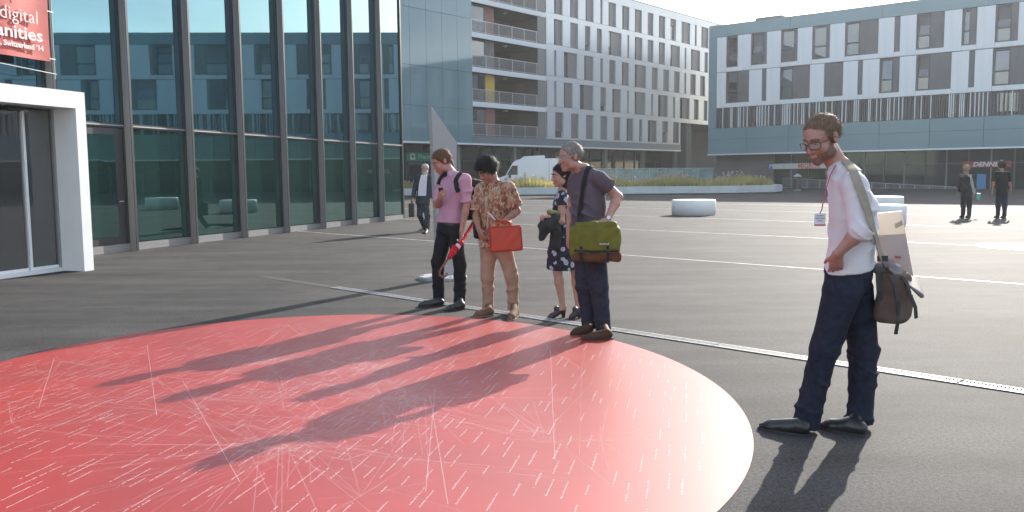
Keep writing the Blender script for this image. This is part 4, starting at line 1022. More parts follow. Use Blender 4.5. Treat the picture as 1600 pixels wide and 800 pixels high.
# shoulder bag with beige strap
BEI = cloth('strap_beige', (.33, .28, .22), .08, 30); BRN = cloth('bag_brown', (.115, .075, .062), .25, 12); BRD = mat('bag_leather', (.035, .028, .026), .5, .2, 20)
bc = p(1400, 458, -.02); bg_ = empty('shoulder_bag', bc, 0, 'grey brown shoulder bag with dark straps at the bearded man\'s hip', 'bag')
Rb = frame((.82, -.5, .08)); Rb = frame((.75, -.66, .0))
Fd = Field(bc-.26, bc+.26, .0065); Fd.rbox(bc-V(0.015, 0, .025), (.12, .075, .145), Rb, .045, .01, noise=.007, nf=24, seed=1, taper=.1); Fd.build('body', BRN, bg_)
Fd = Field(bc-.32, bc+.32, .0065); fd_ = unit(p(1438, 449)-p(1392, 412)); tl = .45
fy = unit(V(0, 1, 0)*math.cos(tl)+np.cross(fd_, V(0, 1, 0))*math.sin(tl)*(1 if np.cross(fd_, V(0, 1, 0))[2] > 0 else -1)); Rl = np.c_[fd_, fy, np.cross(fd_, fy)]
Fd.rbox(p(1412, 432, -.02), (.13, .095, .011), Rl, .010, .01, noise=.005, nf=22, seed=4); Fd.rbox(p(1386, 420, -.0), (.055, .07, .03), Rb, .025, .03, noise=.004, nf=30)
Fd.build('flap', mat('flap_sunlit', (.16, .135, .125), .5, .2, 14, bump=.2, bscale=80), bg_)  # paler flap colour stands for sunlight on its upper side
for a_, b_2, l_ in (((1408, 432), (1422, 462), (1431, 497)), ((1390, 432), (1402, 470), (1399, 522))):
    st = [p(*a_, -.13), p((a_[0]*2+b_2[0])/3+3, (a_[1]*2+b_2[1])/3-1, -.15), p(*b_2, -.15), p((b_2[0]+l_[0])/2+3, (b_2[1]+l_[1])/2, -.14), p(*l_, -.13)]
    MB(bc).ribbon(st, V(.25, -1, .25), .021, .006).build('closing_strap', BRD, bg_)
    MB(bc).box(p(*b_2, -.16)-V(.014, .004, .009), p(*b_2, -.16)+V(.014, .004, .009)).build('buckle', BRD, bg_)
MB(bc).ribbon([p(1372, 424, -.08), p(1374, 455, -.085), p(1380, 495, -.08)], V(-.5, -1, 0), .03, .005).build('side_strap', BRD, bg_)
def strap_on(bvs, pts_, off, fallback, wid, thick, name, m, parent, tail=()):
    """webbing laid over built clothes: sampled densely, lifted off the cloth along its normal"""
    pts_ = np.array(pts_, float); tt_ = np.linspace(0, len(pts_)-1, len(pts_)*4); P_, N_ = [], []
    for t_ in tt_:
        x_, y_ = np.interp(t_, range(len(pts_)), pts_[:, 0]), np.interp(t_, range(len(pts_)), pts_[:, 1]); d_ = unit(ray(x_, y_)); hit = None
        for bv in bvs:
            r_ = bv.ray_cast(Vector(CAM), Vector(d_))
            if r_[0] is not None and (hit is None or r_[3] < hit[3]): hit = r_
        if hit is not None: P_.append(np.array(hit[0])); n_ = np.array(hit[1]); N_.append(n_ if n_@d_ < 0 else -n_)
    for _ in range(4):
        P_ = [P_[0]]+[(P_[i-1]+2*P_[i]+P_[i+1])/4 for i in range(1, len(P_)-1)]+[P_[-1]]; N_ = [N_[0]]+[unit(N_[i-1]+2*N_[i]+N_[i+1]) for i in range(1, len(N_)-1)]+[N_[-1]]
    P_ = [a+b*off for a, b in zip(P_, N_)]+list(tail); N_ = N_+[N_[-1]]*len(tail)
    return MB(wl(parent)).ribbon(P_, N_, wid, thick).build(name, m, parent)
strap_on(bvs, ((1318, 254), (1326, 259), (1333, 270), (1340, 287), (1346, 305), (1352, 327), (1358, 349), (1365, 372)), .012, None, .046, .006, 'shoulder_strap', BEI, bg_, [p(1374, 394, -.12), p(1380, 408, -.1)])
MB(bc).box(p(1379, 404, -.115)-V(.028, .006, .016), p(1379, 404, -.115)+V(.028, .006, .016)).build('strap_buckle', BRD, bg_)
MB(bc).tube([p(1379, 408, -.1), p(1382, 416, -.08), p(1388, 424, -.05)], .007, 8).build('strap_ring', METAL, bg_)
# translucent tote
TOTE = grassmat('tote_beige', (.74, .68, .60), (.8, .74, .66))
to_ = [p(1366, 334, .2), p(1409, 330, .14), p(1430, 446, .14), p(1372, 446, .2)]
tt = empty('tote_bag', to_[2], 0, 'pale beige paper tote bag hanging behind the shoulder bag', 'bag')
MB(to_[2]).prism(to_, (.03, .07, 0)).build('sheet', TOTE, tt, bevel=.003)
q = lambda u_, v_: to_[0]+(to_[1]-to_[0])*u_+(to_[3]-to_[0])*v_+(to_[2]-to_[1]-to_[3]+to_[0])*u_*v_+V(0, -.005, 0)
MB(to_[2]).prism([q(.05, .3), q(.97, .3), q(.98, .985), q(.05, .985)], (0, -.002, 0)).build('printed_panel', grassmat('tote_pink', (.66, .58, .56), (.7, .62, .6)), tt)
text_mesh('lettering', 'ion', .028, mat('tote_red', (.5, .06, .05), .6), tt, q(.5, .62)-to_[2]+V(0, -.012, 0), (math.pi/2, 0, -.3), bold=0)
MB(to_[2]).prism([q(.66, .16), q(.93, .12), q(.95, .18), q(.68, .22)], (0, -.003, 0)).build('handle_slot', mat('tote_slot', (.45, .37, .29), .6), tt)
# badge on a lanyard
bd = p(1281, 343, -.12); ba = empty('name_badge', bd, 0, 'white name badge with pink edge on a cord before the bearded man', 'badge')
MB(bd).box(bd+V(-.031, -.003, -.036), bd+V(.031, 0, .034)).build('card', mat('card_white', (.75, .74, .76), .4), ba)
MB(bd).box(bd+V(-.031, -.005, -.036), bd+V(.031, -.0032, -.026)).build('card_edge', mat('card_pink', (.5, .12, .2), .5), ba)
for k, w in enumerate((.02, .026, .015)): MB(bd).box(bd+V(-w, -.005, .018-.014*k), bd+V(w, -.0035, .024-.014*k)).build('printed_line', mat('card_print', (.35, .3, .4), .6), ba)
MB(bd).tube([bd+V(0, 0, .035), p(1284, 328, -.11), p(1289, 300, -.09), p(1298, 272, -.08), p(1306, 258, -.07)], .0035, 6).build('cord', mat('cord_red', (.45, .1, .16), .6), ba)

# ---------------------------------------------------------------- pink shirt man
Y0 = 9.9
J = dict(neck=p(705, 270), chest=p(709, 300), waist=p(706, 328), pel=p(703, 352), shL=p(727, 281, -.13), shR=p(693, 280, .13), elL=p(729, 320, -.16), wrL=p(721, 362, -.2),
         elR=p(683, 320, -.0), wrR=p(687, 310, -.22), hpL=p(711, 366, -.06), hpR=p(695, 366, .06), knR=p(684, 411, .02), anR=p(686, 468, .06), knL=p(719, 413, -.1), anL=p(718, 470, -.02), size=.98)
m1 = empty('person', ground(700, 478), 0, 'young man in rolled sleeve pink shirt looking at his phone', 'person', 'people looking at the floor print')
H = Head(p(690, 252, -.02), (-.83, -.4, -.42), sc=1.13)
lo, hi = bounds(J, H); Fd = Field(lo, hi, .0085); body(Fd, J, H)
hand(Fd, J['wrL'], p(721, 384, -.22)-J['wrL'], (-.8, -.5, -.2), (-.6, -.7, -.1), .75); hand(Fd, J['wrR'], p(692, 302, -.3)-J['wrR'], (.5, .6, .4), (.1, .3, .9), .6)
Fd.build('body', SKIN3, m1); HR = hairmat('hair_reddish', (.14, .075, .042)); short_hair(m1, H, HR, thick=.01, nz_=.002, line=(.086, .07), nape=-.085, seed=4, h=.007)
Fd = Field(H.c-.2, H.c+.2, .007); Fd.cone(H.P(0, -.085, -.03), H.P(0, -.092, -.085), .03, .022, .02, fold=.002); Fd.build('nape_hair', HR, m1)
face_bits(m1, H, HR)
SHP = cloth('shirt_pink', (.50, .28, .37), .08, 8); BLK = cloth('trousers_black', (.014, .014, .018), .3, 20)
tr1 = trousers(J, m1, BLK, .011, (.098, .078, .07, .07), .007, .03, H=H); s1 = shirt(J, m1, SHP, .009, .93, .016, -.032, .012, sl_r=(.07, .062, .05), cuff=.11, belly=.01, collar=SHP, seed=2, H=H)
belt(J, m1, BELT, .0, .012)
shoe(m1, ground(695, 478), ground(653, 479), J['anR'], BLKL, SOLE, .085, 1.05); shoe(m1, ground(726, 483), ground(694, 487), J['anL'], BLKL, SOLE, .085, 1.05)
bvs = [bvh(s1)]
ph = p(690, 300.5, -.27); pe = empty('phone', ph, 0, 'dark mobile phone in the pink shirted man\'s hand', 'phone'); Rp = frame((-.25, -.5, .8)); fm = MB(ph)
fm.prism([ph+Rp@V(sx*.028, sy*.056, 0) for sx, sy in ((-1, -1), (1, -1), (1, 1), (-1, 1))], Rp@V(0, 0, .011)); fm.build('case', mat('phone_black', (.015, .015, .018), .25), pe)
MB(ph).prism([ph+Rp@V(sx*.024, sy*.048, .0112) for sx, sy in ((-1, -1), (1, -1), (1, 1), (-1, 1))], Rp@V(0, 0, .001)).build('screen', mat('phone_screen', (.05, .06, .07), .1), pe)
# rucksack
rc = p(741, 312, .06); ru = empty('rucksack', rc, 0, 'black rucksack on the back of the pink shirted man', 'rucksack')
Rr = frame((.7, .71, 0)); RK = cloth('rucksack_black', (.022, .025, .024), .4, 10)
Fd = Field(rc-.36, rc+.36, .011); Fd.rbox(rc, (.14, .075, .24), Rr, .05, .02, noise=.007, nf=22, taper=.15); Fd.rbox(rc+Rr@V(0, .07, -.08), (.11, .04, .12), Rr, .03, .02, noise=.005, nf=26); Fd.build('body', RK, ru)
for pts_ in (((737, 271), (730, 269), (722, 270), (716, 276), (712, 284), (713, 292), (717, 300)), ((699, 272), (693, 274), (688, 281), (686, 288))):
    strap_on(bvs, pts_, .008, None, .05, .012, 'strap', STRAPD, ru)
# umbrella
uh = p(721, 379, -.27); um = empty('umbrella', uh, 0, 'furled red umbrella with curved wooden handle held by the pink shirted man', 'umbrella')
URED = cloth('umbrella_red', (.55, .02, .03), .2, 20, rough=.6); WOOD = mat('cane_wood', (.24, .09, .045), .4, .3, 30)
ua, ue = p(745, 340, .12), p(705, 397, -.33)
Fd = Field(np.minimum(ua, ue)-.1, np.maximum(ua, ue)+.1, .008); Fd.cone(ua, uh, .028, .022, .01, fold=.003, ff=30); Fd.cone(uh, p(715, 386, -.29), .022, .026, .01); Fd.cone(p(711, 388, -.3), p(702, 402, -.33), .042, .022, .02, fold=.009, ff=60); Fd.build('canopy', URED, um)
MB(uh).tube([p(717, 382.5, -.285), p(713, 388, -.3)], .032, 12).build('band', SHW, um)
hk = [p(702, 401, -.33), p(697, 409, -.33), p(691, 417, -.33), p(687, 424, -.33), p(687, 430, -.33), p(691, 433, -.33), p(696, 431.5, -.33), p(699, 426.5, -.33)]
MB(uh).tube(hk, .0125, 8).build('handle', WOOD, um, smooth=True)

# ---------------------------------------------------------------- person in batik shirt
Y0 = 9.3
J = dict(neck=p(772, 286), chest=p(775, 315), waist=p(775, 348), pel=p(775, 376), shL=p(795, 294, -.08), shR=p(752, 296, .07), elL=p(808, 330, -.08), wrL=p(787, 346, -.26),
         elR=p(744, 338, .02), wrR=p(748, 358, -.14), hpL=p(788, 392, -.03), hpR=p(763, 392, .03), knR=p(762, 434, -.02), anR=p(762, 480, .02), knL=p(800, 434, -.05), anL=p(802, 483, .02), size=.98)
wb = empty('person', ground(775, 492), 0, 'dark haired person in brown patterned shirt and tan trousers', 'person', 'people looking at the floor print')
H = Head(p(761, 266, -.04), (-.66, -.55, -.5), sc=1.08)
lo, hi = bounds(J, H); Fd = Field(lo, hi, .0085); body(Fd, J, H)
hand(Fd, J['wrL'], p(771, 343, -.33)-J['wrL'], (-.2, .3, .9), (-.3, .9, .2), .55); hand(Fd, J['wrR'], p(754, 374, -.2)-J['wrR'], (.6, .4, 0), (-.2, -1, 0), .4)
Fd.build('body', SKIN2, wb); HK = hairmat('hair_black', (.016, .014, .014)); short_hair(wb, H, HK, vol=.014, thick=.015, nz_=.005, line=(.1, .052), nape=-.09, seed=8, h=.007, ears=False, locks=(1500, .06, .0032, (.1, .1, -.7), .4)); face_bits(wb, H, HK)
def batik():
    m = bpy.data.materials.new('batik'); m.use_nodes = True; nd = m.node_tree.nodes; l = m.node_tree.links.new; p_ = nd['Principled BSDF']; t = nd.new('ShaderNodeTexCoord'); mpn = nd.new('ShaderNodeMapping')
    mpn.inputs['Scale'].default_value = (1, 1, .33); l(t.outputs['Object'], mpn.inputs[0]); z = nd.new('ShaderNodeTexVoronoi'); z.inputs['Scale'].default_value = 55; l(mpn.outputs[0], z.inputs['Vector'])
    z2 = nd.new('ShaderNodeTexNoise'); z2.inputs['Scale'].default_value = 9; l(t.outputs['Object'], z2.inputs['Vector'])
    r = nd.new('ShaderNodeValToRGB'); e = r.color_ramp.elements; e[0].position = .0; e[0].color = (.10, .04, .03, 1); e[1].position = 1; e[1].color = (.12, .1, .11, 1)
    for pos, c in ((.25, (.28, .09, .05)), (.45, (.42, .30, .17)), (.6, (.24, .07, .05)), (.8, (.5, .4, .27))): q_ = e.new(pos); q_.color = (*c, 1)
    mxn = nd.new('ShaderNodeMath'); mxn.operation = 'ADD'; mxn.use_clamp = True; l(z.outputs['Color'], mxn.inputs[0]); ml = nd.new('ShaderNodeMath'); ml.operation = 'MULTIPLY_ADD'; ml.inputs[1].default_value = 1.4; ml.inputs[2].default_value = -.75; l(z2.outputs['Fac'], ml.inputs[0]); l(ml.outputs[0], mxn.inputs[1])
    l(mxn.outputs[0], r.inputs[0]); l(r.outputs[0], p_.inputs['Base Color']); p_.inputs['Roughness'].default_value = .8; return m
TAN = cloth('trousers_tan', (.36, .23, .16), .1, 12)
trousers(J, wb, TAN, .011, (.096, .074, .066, .066), .007, .045, H=H, seed=7); s2 = shirt(J, wb, batik(), .009, .82, .022, .07, .010, sl_r=(.076, .078, .05), belly=.015, seed=9, H=H, flare=.015)
DES = mat('suede_tan', (.15, .09, .055), .85, .12, 20, bump=.2, spec=.15)
shoe(wb, ground(770, 493), ground(739, 497), J['anR'], DES, SOLET, .1, 1.08); shoe(wb, ground(806, 494), ground(796, 502), J['anL'], DES, SOLET, .1, 1.1)
pe = empty('phone', p(766, 337, -.4), 0, 'white mobile phone held by the person in the brown patterned shirt', 'phone'); Rp = frame((-.5, -.1, .55)); ph = p(767, 338, -.4)
MB(p(766, 337, -.4)).prism([ph+Rp@V(sx*.026, sy*.055, 0) for sx, sy in ((-1, -1), (1, -1), (1, 1), (-1, 1))], Rp@V(0, 0, .011)).build('case', mat('phone_white', (.7, .66, .64), .3), pe)
hc = p(790, 373, -.36); hb = empty('handbag', hc, 0, 'red rectangular handbag hanging from the forearm of the person in brown patterned shirt', 'handbag'); HRD = mat('bag_red', (.50, .055, .025), .5, .1, 10, bump=.15, bscale=90)
Rh = frame((.12, -1, .02)); c0, s0 = math.cos(.06), math.sin(.06); Rh = Rh@np.array([[c0, 0, s0], [0, 1, 0], [-s0, 0, c0]])
Fd = Field(hc-.26, hc+.26, .008); Fd.rbox(hc, (.172, .042, .135), Rh, .028, 0, noise=.0015, nf=30); Fd.build('body', HRD, hb)
MB(hc).tube([hc+Rh@V(x, .043, z) for x, z in ((.165, .128), (-.165, .128), (-.168, -.128), (.168, -.128), (.165, .128))], .004, 6).build('piping', mat('bag_piping', (.28, .02, .012), .5), hb)
hx = 1
MB(hc).tube([hc+Rh@V(x, .0, z) for x, z in ((-.07, .13), (-.06, .165), (-.02, .19), (.03, .19), (.07, .165), (.08, .13))], .008, 8).build('handle', HRD, hb, smooth=True)
dbg = p(748, 356, .1); db = empty('shoulder_bag', dbg, 0, 'small black shoulder bag between the pink shirted man and the person in brown patterned shirt', 'bag')
Fd = Field(dbg-.2, dbg+.2, .01); Fd.rbox(dbg, (.06, .05, .12), None, .03, 0, noise=.004, nf=30); Fd.build('body', RK, db)
MB(dbg).ribbon([dbg+V(0, -.03, .11), p(746, 325, .12), p(748, 302, .13), p(757, 290, .02)], V(-.5, -.8, .2), .03, .005).build('strap', STRAPD, db)

# ---------------------------------------------------------------- dark haired woman in floral dress
Y0 = 9.05
J = dict(neck=p(881, 297), chest=p(880, 318), waist=p(878, 345), pel=p(879, 368), shL=p(878, 306, -.16), shR=p(882, 306, .16), elL=p(877, 346, -.2), wrL=p(862, 339, -.26),
         elR=p(884, 346, .18), wrR=p(866, 344, .1), hpL=p(874, 384, -.07), hpR=p(888, 384, .07), knL=p(871, 424, -.07), anL=p(880, 480, -.05), knR=p(899, 424, .06), anR=p(904, 481, .05), size=.86)
wd_ = empty('person', ground(886, 494), 0, 'dark haired woman in floral dress and heeled shoes', 'person', 'people looking at the floor print')
H = Head(p(877, 274, -.03), (-.93, -.3, -.12), sc=1.0)
lo, hi = bounds(J, H); Fd = Field(lo, hi, .0085); body(Fd, J, H, .92, .92, .92, .96); hand(Fd, J['wrL'], p(852, 338, -.28)-J['wrL'], (0, .3, -.9), (0, .9, .3), .6, .9); hand(Fd, J['wrR'], (-.9, -.3, 0), (0, 0, -1), (0, -1, 0), .5, .9)
for S, (hx_, tx_) in dict(L=((883, 496), (856, 497)), R=((907, 497), (890, 498))).items():
    a = J['an'+S]; t_ = ground(*tx_); Fd.cone(a, t_+(a-t_)*V(.45, .45, 0)+V(0, 0, .035), .034, .026, .02)
Fd.build('body', SKIN, wd_); HD = hairmat('hair_darkbrown', (.018, .014, .013)); short_hair(wd_, H, HD, thick=.014, nz_=.003, line=(.085, .07), nape=-.1, seed=3, h=.007, ears=False)
Fd = Field(H.c-.25, H.c+.22, .008); Fd.ell(H.P(0, -.06, -.06), (.075, .06, .095), H.R, .02, noise=.005, nf=60); Fd.ell(H.P(.0, -.035, -.105), (.08, .06, .06), H.R, .02, noise=.005, nf=60); Fd.build('long_hair', HD, wd_)
face_bits(wd_, H, HD)
MB(wl(wd_)).tube([H.P(.083*math.cos(a), .03-.01, .035+.085*math.sin(a)) for a in [math.pi*k/12 for k in range(13)]], .006, 6).build('hairband', BLKL, wd_)
def floral():
    m = bpy.data.materials.new('floral'); m.use_nodes = True; nd = m.node_tree.nodes; l = m.node_tree.links.new; p_ = nd['Principled BSDF']; t = nd.new('ShaderNodeTexCoord')
    z = nd.new('ShaderNodeTexVoronoi'); z.inputs['Scale'].default_value = 13; l(t.outputs['Object'], z.inputs['Vector']); z2 = nd.new('ShaderNodeTexNoise'); z2.inputs['Scale'].default_value = 60; l(t.outputs['Object'], z2.inputs['Vector'])
    ad = nd.new('ShaderNodeMath'); ad.operation = 'MULTIPLY_ADD'; ad.inputs[1].default_value = .35; l(z2.outputs['Fac'], ad.inputs[0]); l(z.outputs['Distance'], ad.inputs[2])
    r = nd.new('ShaderNodeValToRGB'); r.color_ramp.interpolation = 'CONSTANT'; e = r.color_ramp.elements; e[0].color = (.4, .2, .24, 1); e[1].position = .56; e[1].color = (.016, .016, .03, 1)
    q_ = e.new(.36); q_.color = (.42, .44, .5, 1)
    l(ad.outputs[0], r.inputs[0]); l(r.outputs[0], p_.inputs['Base Color']); p_.inputs['Roughness'].default_value = .8; return m
FLO = floral(); Fd = Field(lo, hi, .011); lat_h = J['hpL']-J['hpR']; sc = torso_secs(J, 1.0, .01, .0, 0)[1:]
hemc = p(878, 421); Fd.loft([(hemc, .172, .155), (p(878, 395), .17, .145)]+sc, lat_h, J['shL']-J['shR'], .02, fold=.005, seed=6)
for S in 'LR': Fd.cone(J['neck']-V(0, 0, .03), J['sh'+S], .045, .052, .03); Fd.cone(J['sh'+S], J['sh'+S]+(J['el'+S]-J['sh'+S])*.38, .058, .06, .02, cap=True)
Fd.build('dress', FLO, wd_)
for S, (hx_, tx_) in dict(L=((883, 496), (856, 497)), R=((907, 497), (890, 498))).items():
    he, t_ = ground(*hx_), ground(*tx_); d = unit(t_-he); Ln = np.linalg.norm(t_-he); Fd = Field(np.minimum(he, t_)-.08, np.maximum(he, t_)+V(.08, .08, .16), .0065); qf = lambda t, z: he+d*Ln*t+V(0, 0, z)
    Fd.cone(qf(.12, .085), qf(.5, .05), .032, .03, .015); Fd.cone(qf(.5, .045), qf(.75, .024), .031, .032, .015); Fd.cone(qf(.75, .022), qf(.96, .016), .032, .014, .015); Fd.cone(qf(.45, .08), qf(.5, .1), .03, .03, .01)
    Fd.cone(qf(.1, .07), qf(.1, .002), .026, .019, .01, cap=True); o = Fd.build('shoe', mat('shoe_plum', (.05, .03, .032), .4, .2, 20), wd_)
cc = p(858, 350, -.24); co_ = empty('jacket', cc, 0, 'dark green folded jacket over the arm of the woman in floral dress', 'jacket'); JK = cloth('jacket_dark', (.035, .042, .04), .3, 10)
Fd = Field(cc-.3, cc+.3, .01); Fd.cone(p(866, 338, -.24), p(854, 352, -.25), .05, .075, .03, fold=.012, ff=34); Fd.cone(p(854, 352, -.25), p(847, 370, -.24), .075, .04, .03, fold=.012, ff=34, seed=2); Fd.cone(p(868, 348, -.2), p(870, 384, -.16), .055, .05, .04, fold=.01, ff=30, seed=4); Fd.build('folded_cloth', JK, co_)
Fd = Field(cc-.3, cc+.3, .009); Fd.cone(p(858, 331, -.25), p(868, 334, -.24), .03, .035, .02, fold=.006, ff=60); Fd.build('lining', cloth('lining_olive', (.28, .27, .11), .5, 12), co_)

# ---------------------------------------------------------------- grey haired man with olive bag
Y0 = 8.1
J = dict(neck=p(914, 264), chest=p(918, 300), waist=p(919, 336), pel=p(921, 370), shL=p(936, 279, -.15), shR=p(901, 280, .15), elL=p(966, 308, -.12), wrL=p(949, 343, -.3),
         elR=p(893, 325, .2), wrR=p(889, 367, .1), hpL=p(931, 390, -.07), hpR=p(913, 390, .07), knL=p(936, 448, -.08), anL=p(942, 509, -.02), knR=p(914, 448, .06), anR=p(921, 504, .1), size=1.03)
om = empty('person', ground(925, 522), 0, 'smiling grey haired man in plum polo shirt and jeans with watch', 'person', 'people looking at the floor print')
H = Head(p(891, 245, -.03), (-.88, -.42, -.12), sc=1.12)
lo, hi = bounds(J, H); Fd = Field(lo, hi, .008); body(Fd, J, H, arms=1.1); hand(Fd, J['wrL'], p(930, 354, -.37)-J['wrL'], (.1, .5, -.5), (-.5, -.6, -.5), .28, 1.05); hand(Fd, J['wrR'], p(888, 396, .05)-J['wrR'], (.5, .3, 0), (-.7, -.7, 0), .35)
Fd.build('body', SKIN3, om); HG = hairmat('hair_grey', (.24, .215, .19)); short_hair(om, H, HG, thick=.009, nz_=.003, line=(.08, .074), seed=6, h=.0065); face_bits(om, H, HG, METAL)
POL = cloth('polo_plum', (.105, .082, .10), .12, 10); JN2 = cloth('jeans_navy', (.028, .03, .048), .3, 26)
trousers(J, om, JN2, .0105, (.108, .088, .08, .08), .008, .032, H=H, seed=11); s3 = shirt(J, om, POL, .009, .56, .016, .08, .014, sl_r=(.078, .076, .05), belly=.03, collar=POL, seed=12, H=H)
for a, b, w in ((.90, .945, .031),):
    e, w_ = J['elL'], J['wrL']; MB(wl(om)).tube([e+(w_-e)*.95, e+(w_-e)*1.03], .031, 14).build('watch_strap', BLKL, om); q_ = e+(w_-e)*.99; MB(wl(om)).tube([q_+V(.005, -.026, .014), q_+V(.006, -.036, .018)], .018, 14).build('watch_case', METAL, om)
SUE = mat('shoe_brown', (.07, .036, .02), .7, .25, 14, bump=.2, spec=.2)
shoe(om, ground(957, 530), ground(909, 532), J['anL'], SUE, SOLE, .085, 1.02); shoe(om, ground(925, 521), ground(891, 524), J['anR'], SUE, SOLE, .085, 1.02)
bvs = [bvh(s3)]
oc = p(932, 374, -.29); ob = empty('messenger_bag', oc, 0, 'olive green messenger bag with brown base held at the grey haired man\'s hip', 'bag'); OLV = cloth('canvas_olive', (.13, .125, .015), .2, 10, rough=.65); OBR = cloth('canvas_brown', (.10, .045, .02), .2, 12)
Ro = frame((-.12, -.99, .05))
Fd = Field(oc-.36, oc+.36, .0085); Fd.rbox(oc+V(0, .0, -.03), (.222, .095, .165), Ro, .05, .01, noise=.008, nf=20, seed=2); Fd.rbox(oc+Ro@V(.205, .0, -.02), (.04, .075, .13), Ro, .03, .02, noise=.005, nf=30); Fd.build('body', OLV, ob)
Fd = Field(oc-.36, oc+.36, .0085); Fd.rbox(oc+Ro@V(0, .0, -.155), (.226, .1, .048), Ro, .035, .01, noise=.004, nf=26); Fd.build('base', OBR, ob)
Fd = Field(oc-.36, oc+.36, .0085); Fd.rbox(oc+Ro@V(-.005, .088, .0), (.205, .022, .105), Ro, .018, .01, noise=.006, nf=24, seed=5); Fd.rbox(oc+Ro@V(0, 0, .13), (.2, .1, .03), Ro, .03, .03, noise=.008, nf=22); Fd.build('flap', OLV, ob)
MB(oc).ribbon([oc+Ro@V(-.2, .113, -.105), oc+Ro@V(0, .116, -.108), oc+Ro@V(.2, .113, -.1)], Ro@V(0, 1, 0), .016, .004).build('trim_band', STRAPD, ob)
for x in (-.105, .135):
    MB(oc).ribbon([oc+Ro@V(x, .112, -.06), oc+Ro@V(x, .118, -.12), oc+Ro@V(x, .11, -.2), oc+Ro@V(x, .1, -.235 if x > 0 else -.2)], Ro@V(0, 1, 0), .022, .004).build('closing_strap', STRAPD, ob); MB(oc).prism([oc+Ro@V(x+a, .116, -.1+b) for a, b in ((-.017, -.014), (.017, -.014), (.017, .014), (-.017, .014))], Ro@V(0, .012, 0)).build('buckle', BLKL, ob)
lgm = MB(oc)
for k in range(7): lgm.prism([oc+Ro@V(-.115+.0125*k+a, .117, -.045+b) for a, b in ((0, 0), (.009, 0), (.009, .016 if k % 3 == 0 else .011), (0, .016 if k % 3 == 0 else .011))], Ro@V(0, .002, 0))
lgm.build('maker_mark', mat('logo_grey', (.5, .5, .42), .6), ob)['kind'] = 'stuff'
strap_on(bvs, ((928, 261), (922, 262), (917, 268), (914, 280), (912, 294), (910, 308), (908, 324), (906, 338)), .012, None, .042, .005, 'shoulder_strap', STRAPD, ob, [p(905, 352, -.34)])

# ---------------------------------------------------------------- man with briefcase in the distance
Y0 = 23.6
J = dict(neck=p(663, 274), chest=p(663, 287), waist=p(662, 300), pel=p(661, 311), shL=p(672, 277), shR=p(653, 277), elL=p(673, 293, .05), wrL=p(672, 310), elR=p(648, 294), wrR=p(645, 310, -.05),
         hpL=p(665, 317), hpR=p(657, 317), knR=p(656, 336, -.05), anR=p(664, 356, .28), knL=p(668, 337, -.1), anL=p(667, 357, -.1), size=1.05)
su = empty('person', ground(665, 361), 0, 'bearded man in dark suit walking with a briefcase near the glass building', 'person')
H = Head(p(664, 264), (-.25, -.95, -.1), sc=1.12); lo, hi = bounds(J, H); Fd = Field(lo, hi, .012); body(Fd, J, H); hand(Fd, J['wrR'], (0, 0, -1), (1, 0, 0), (0, -1, 0), .9); hand(Fd, J['wrL'], (0, -.1, -1), (-1, 0, 0), (0, -1, 0), .4); Fd.build('body', SKIN, su)
HW = hairmat('hair_white', (.5, .48, .46)); short_hair(su, H, HW, thick=.011, line=(.075, .085), h=.009); beard(su, H, HW, .014, .009)
SUIT = cloth('suit_grey', (.045, .05, .062), .15, 8); trousers(J, su, SUIT, .014, (.105, .082, .075, .075), .006, .05, H=H, loose=.012); shirt(J, su, SUIT, .014, 1.93, .022, .14, .005, 'jacket', sl_r=(.075, .07, .058), H=H, flare=.02)
lo2 = [p(658, 273, -.13), p(667, 273, -.13), p(666.5, 287, -.19), p(665.5, 306, -.19), p(653, 306, -.19), p(654.5, 287, -.19)]; MB(wl(su)).prism(lo2, (0, .06, 0)).build('shirt_front', SHW, su)
shoe(su, ground(667, 356.5), ground(663, 359), J['anR'], BLKL, SOLE, .09, 1.1, h=.012, lift=.02); shoe(su, ground(667, 361.5), ground(665, 366), J['anL'], BLKL, SOLE, .09, 1.1, h=.012)
bc_ = p(643.5, 328, -.08); bf = empty('briefcase', bc_, 0, 'black briefcase carried by the man in the dark suit', 'briefcase'); Fd = Field(bc_-.35, bc_+.35, .014); Fd.rbox(bc_, (.07, .2, .19), None, .02, 0); Fd.build('body', BLKL, bf); MB(bc_).tube([bc_+V(0, -.07, .18), bc_+V(0, -.06, .25), bc_+V(0, .06, .25), bc_+V(0, .07, .18)], .014, 6).build('handle', BLKL, bf)

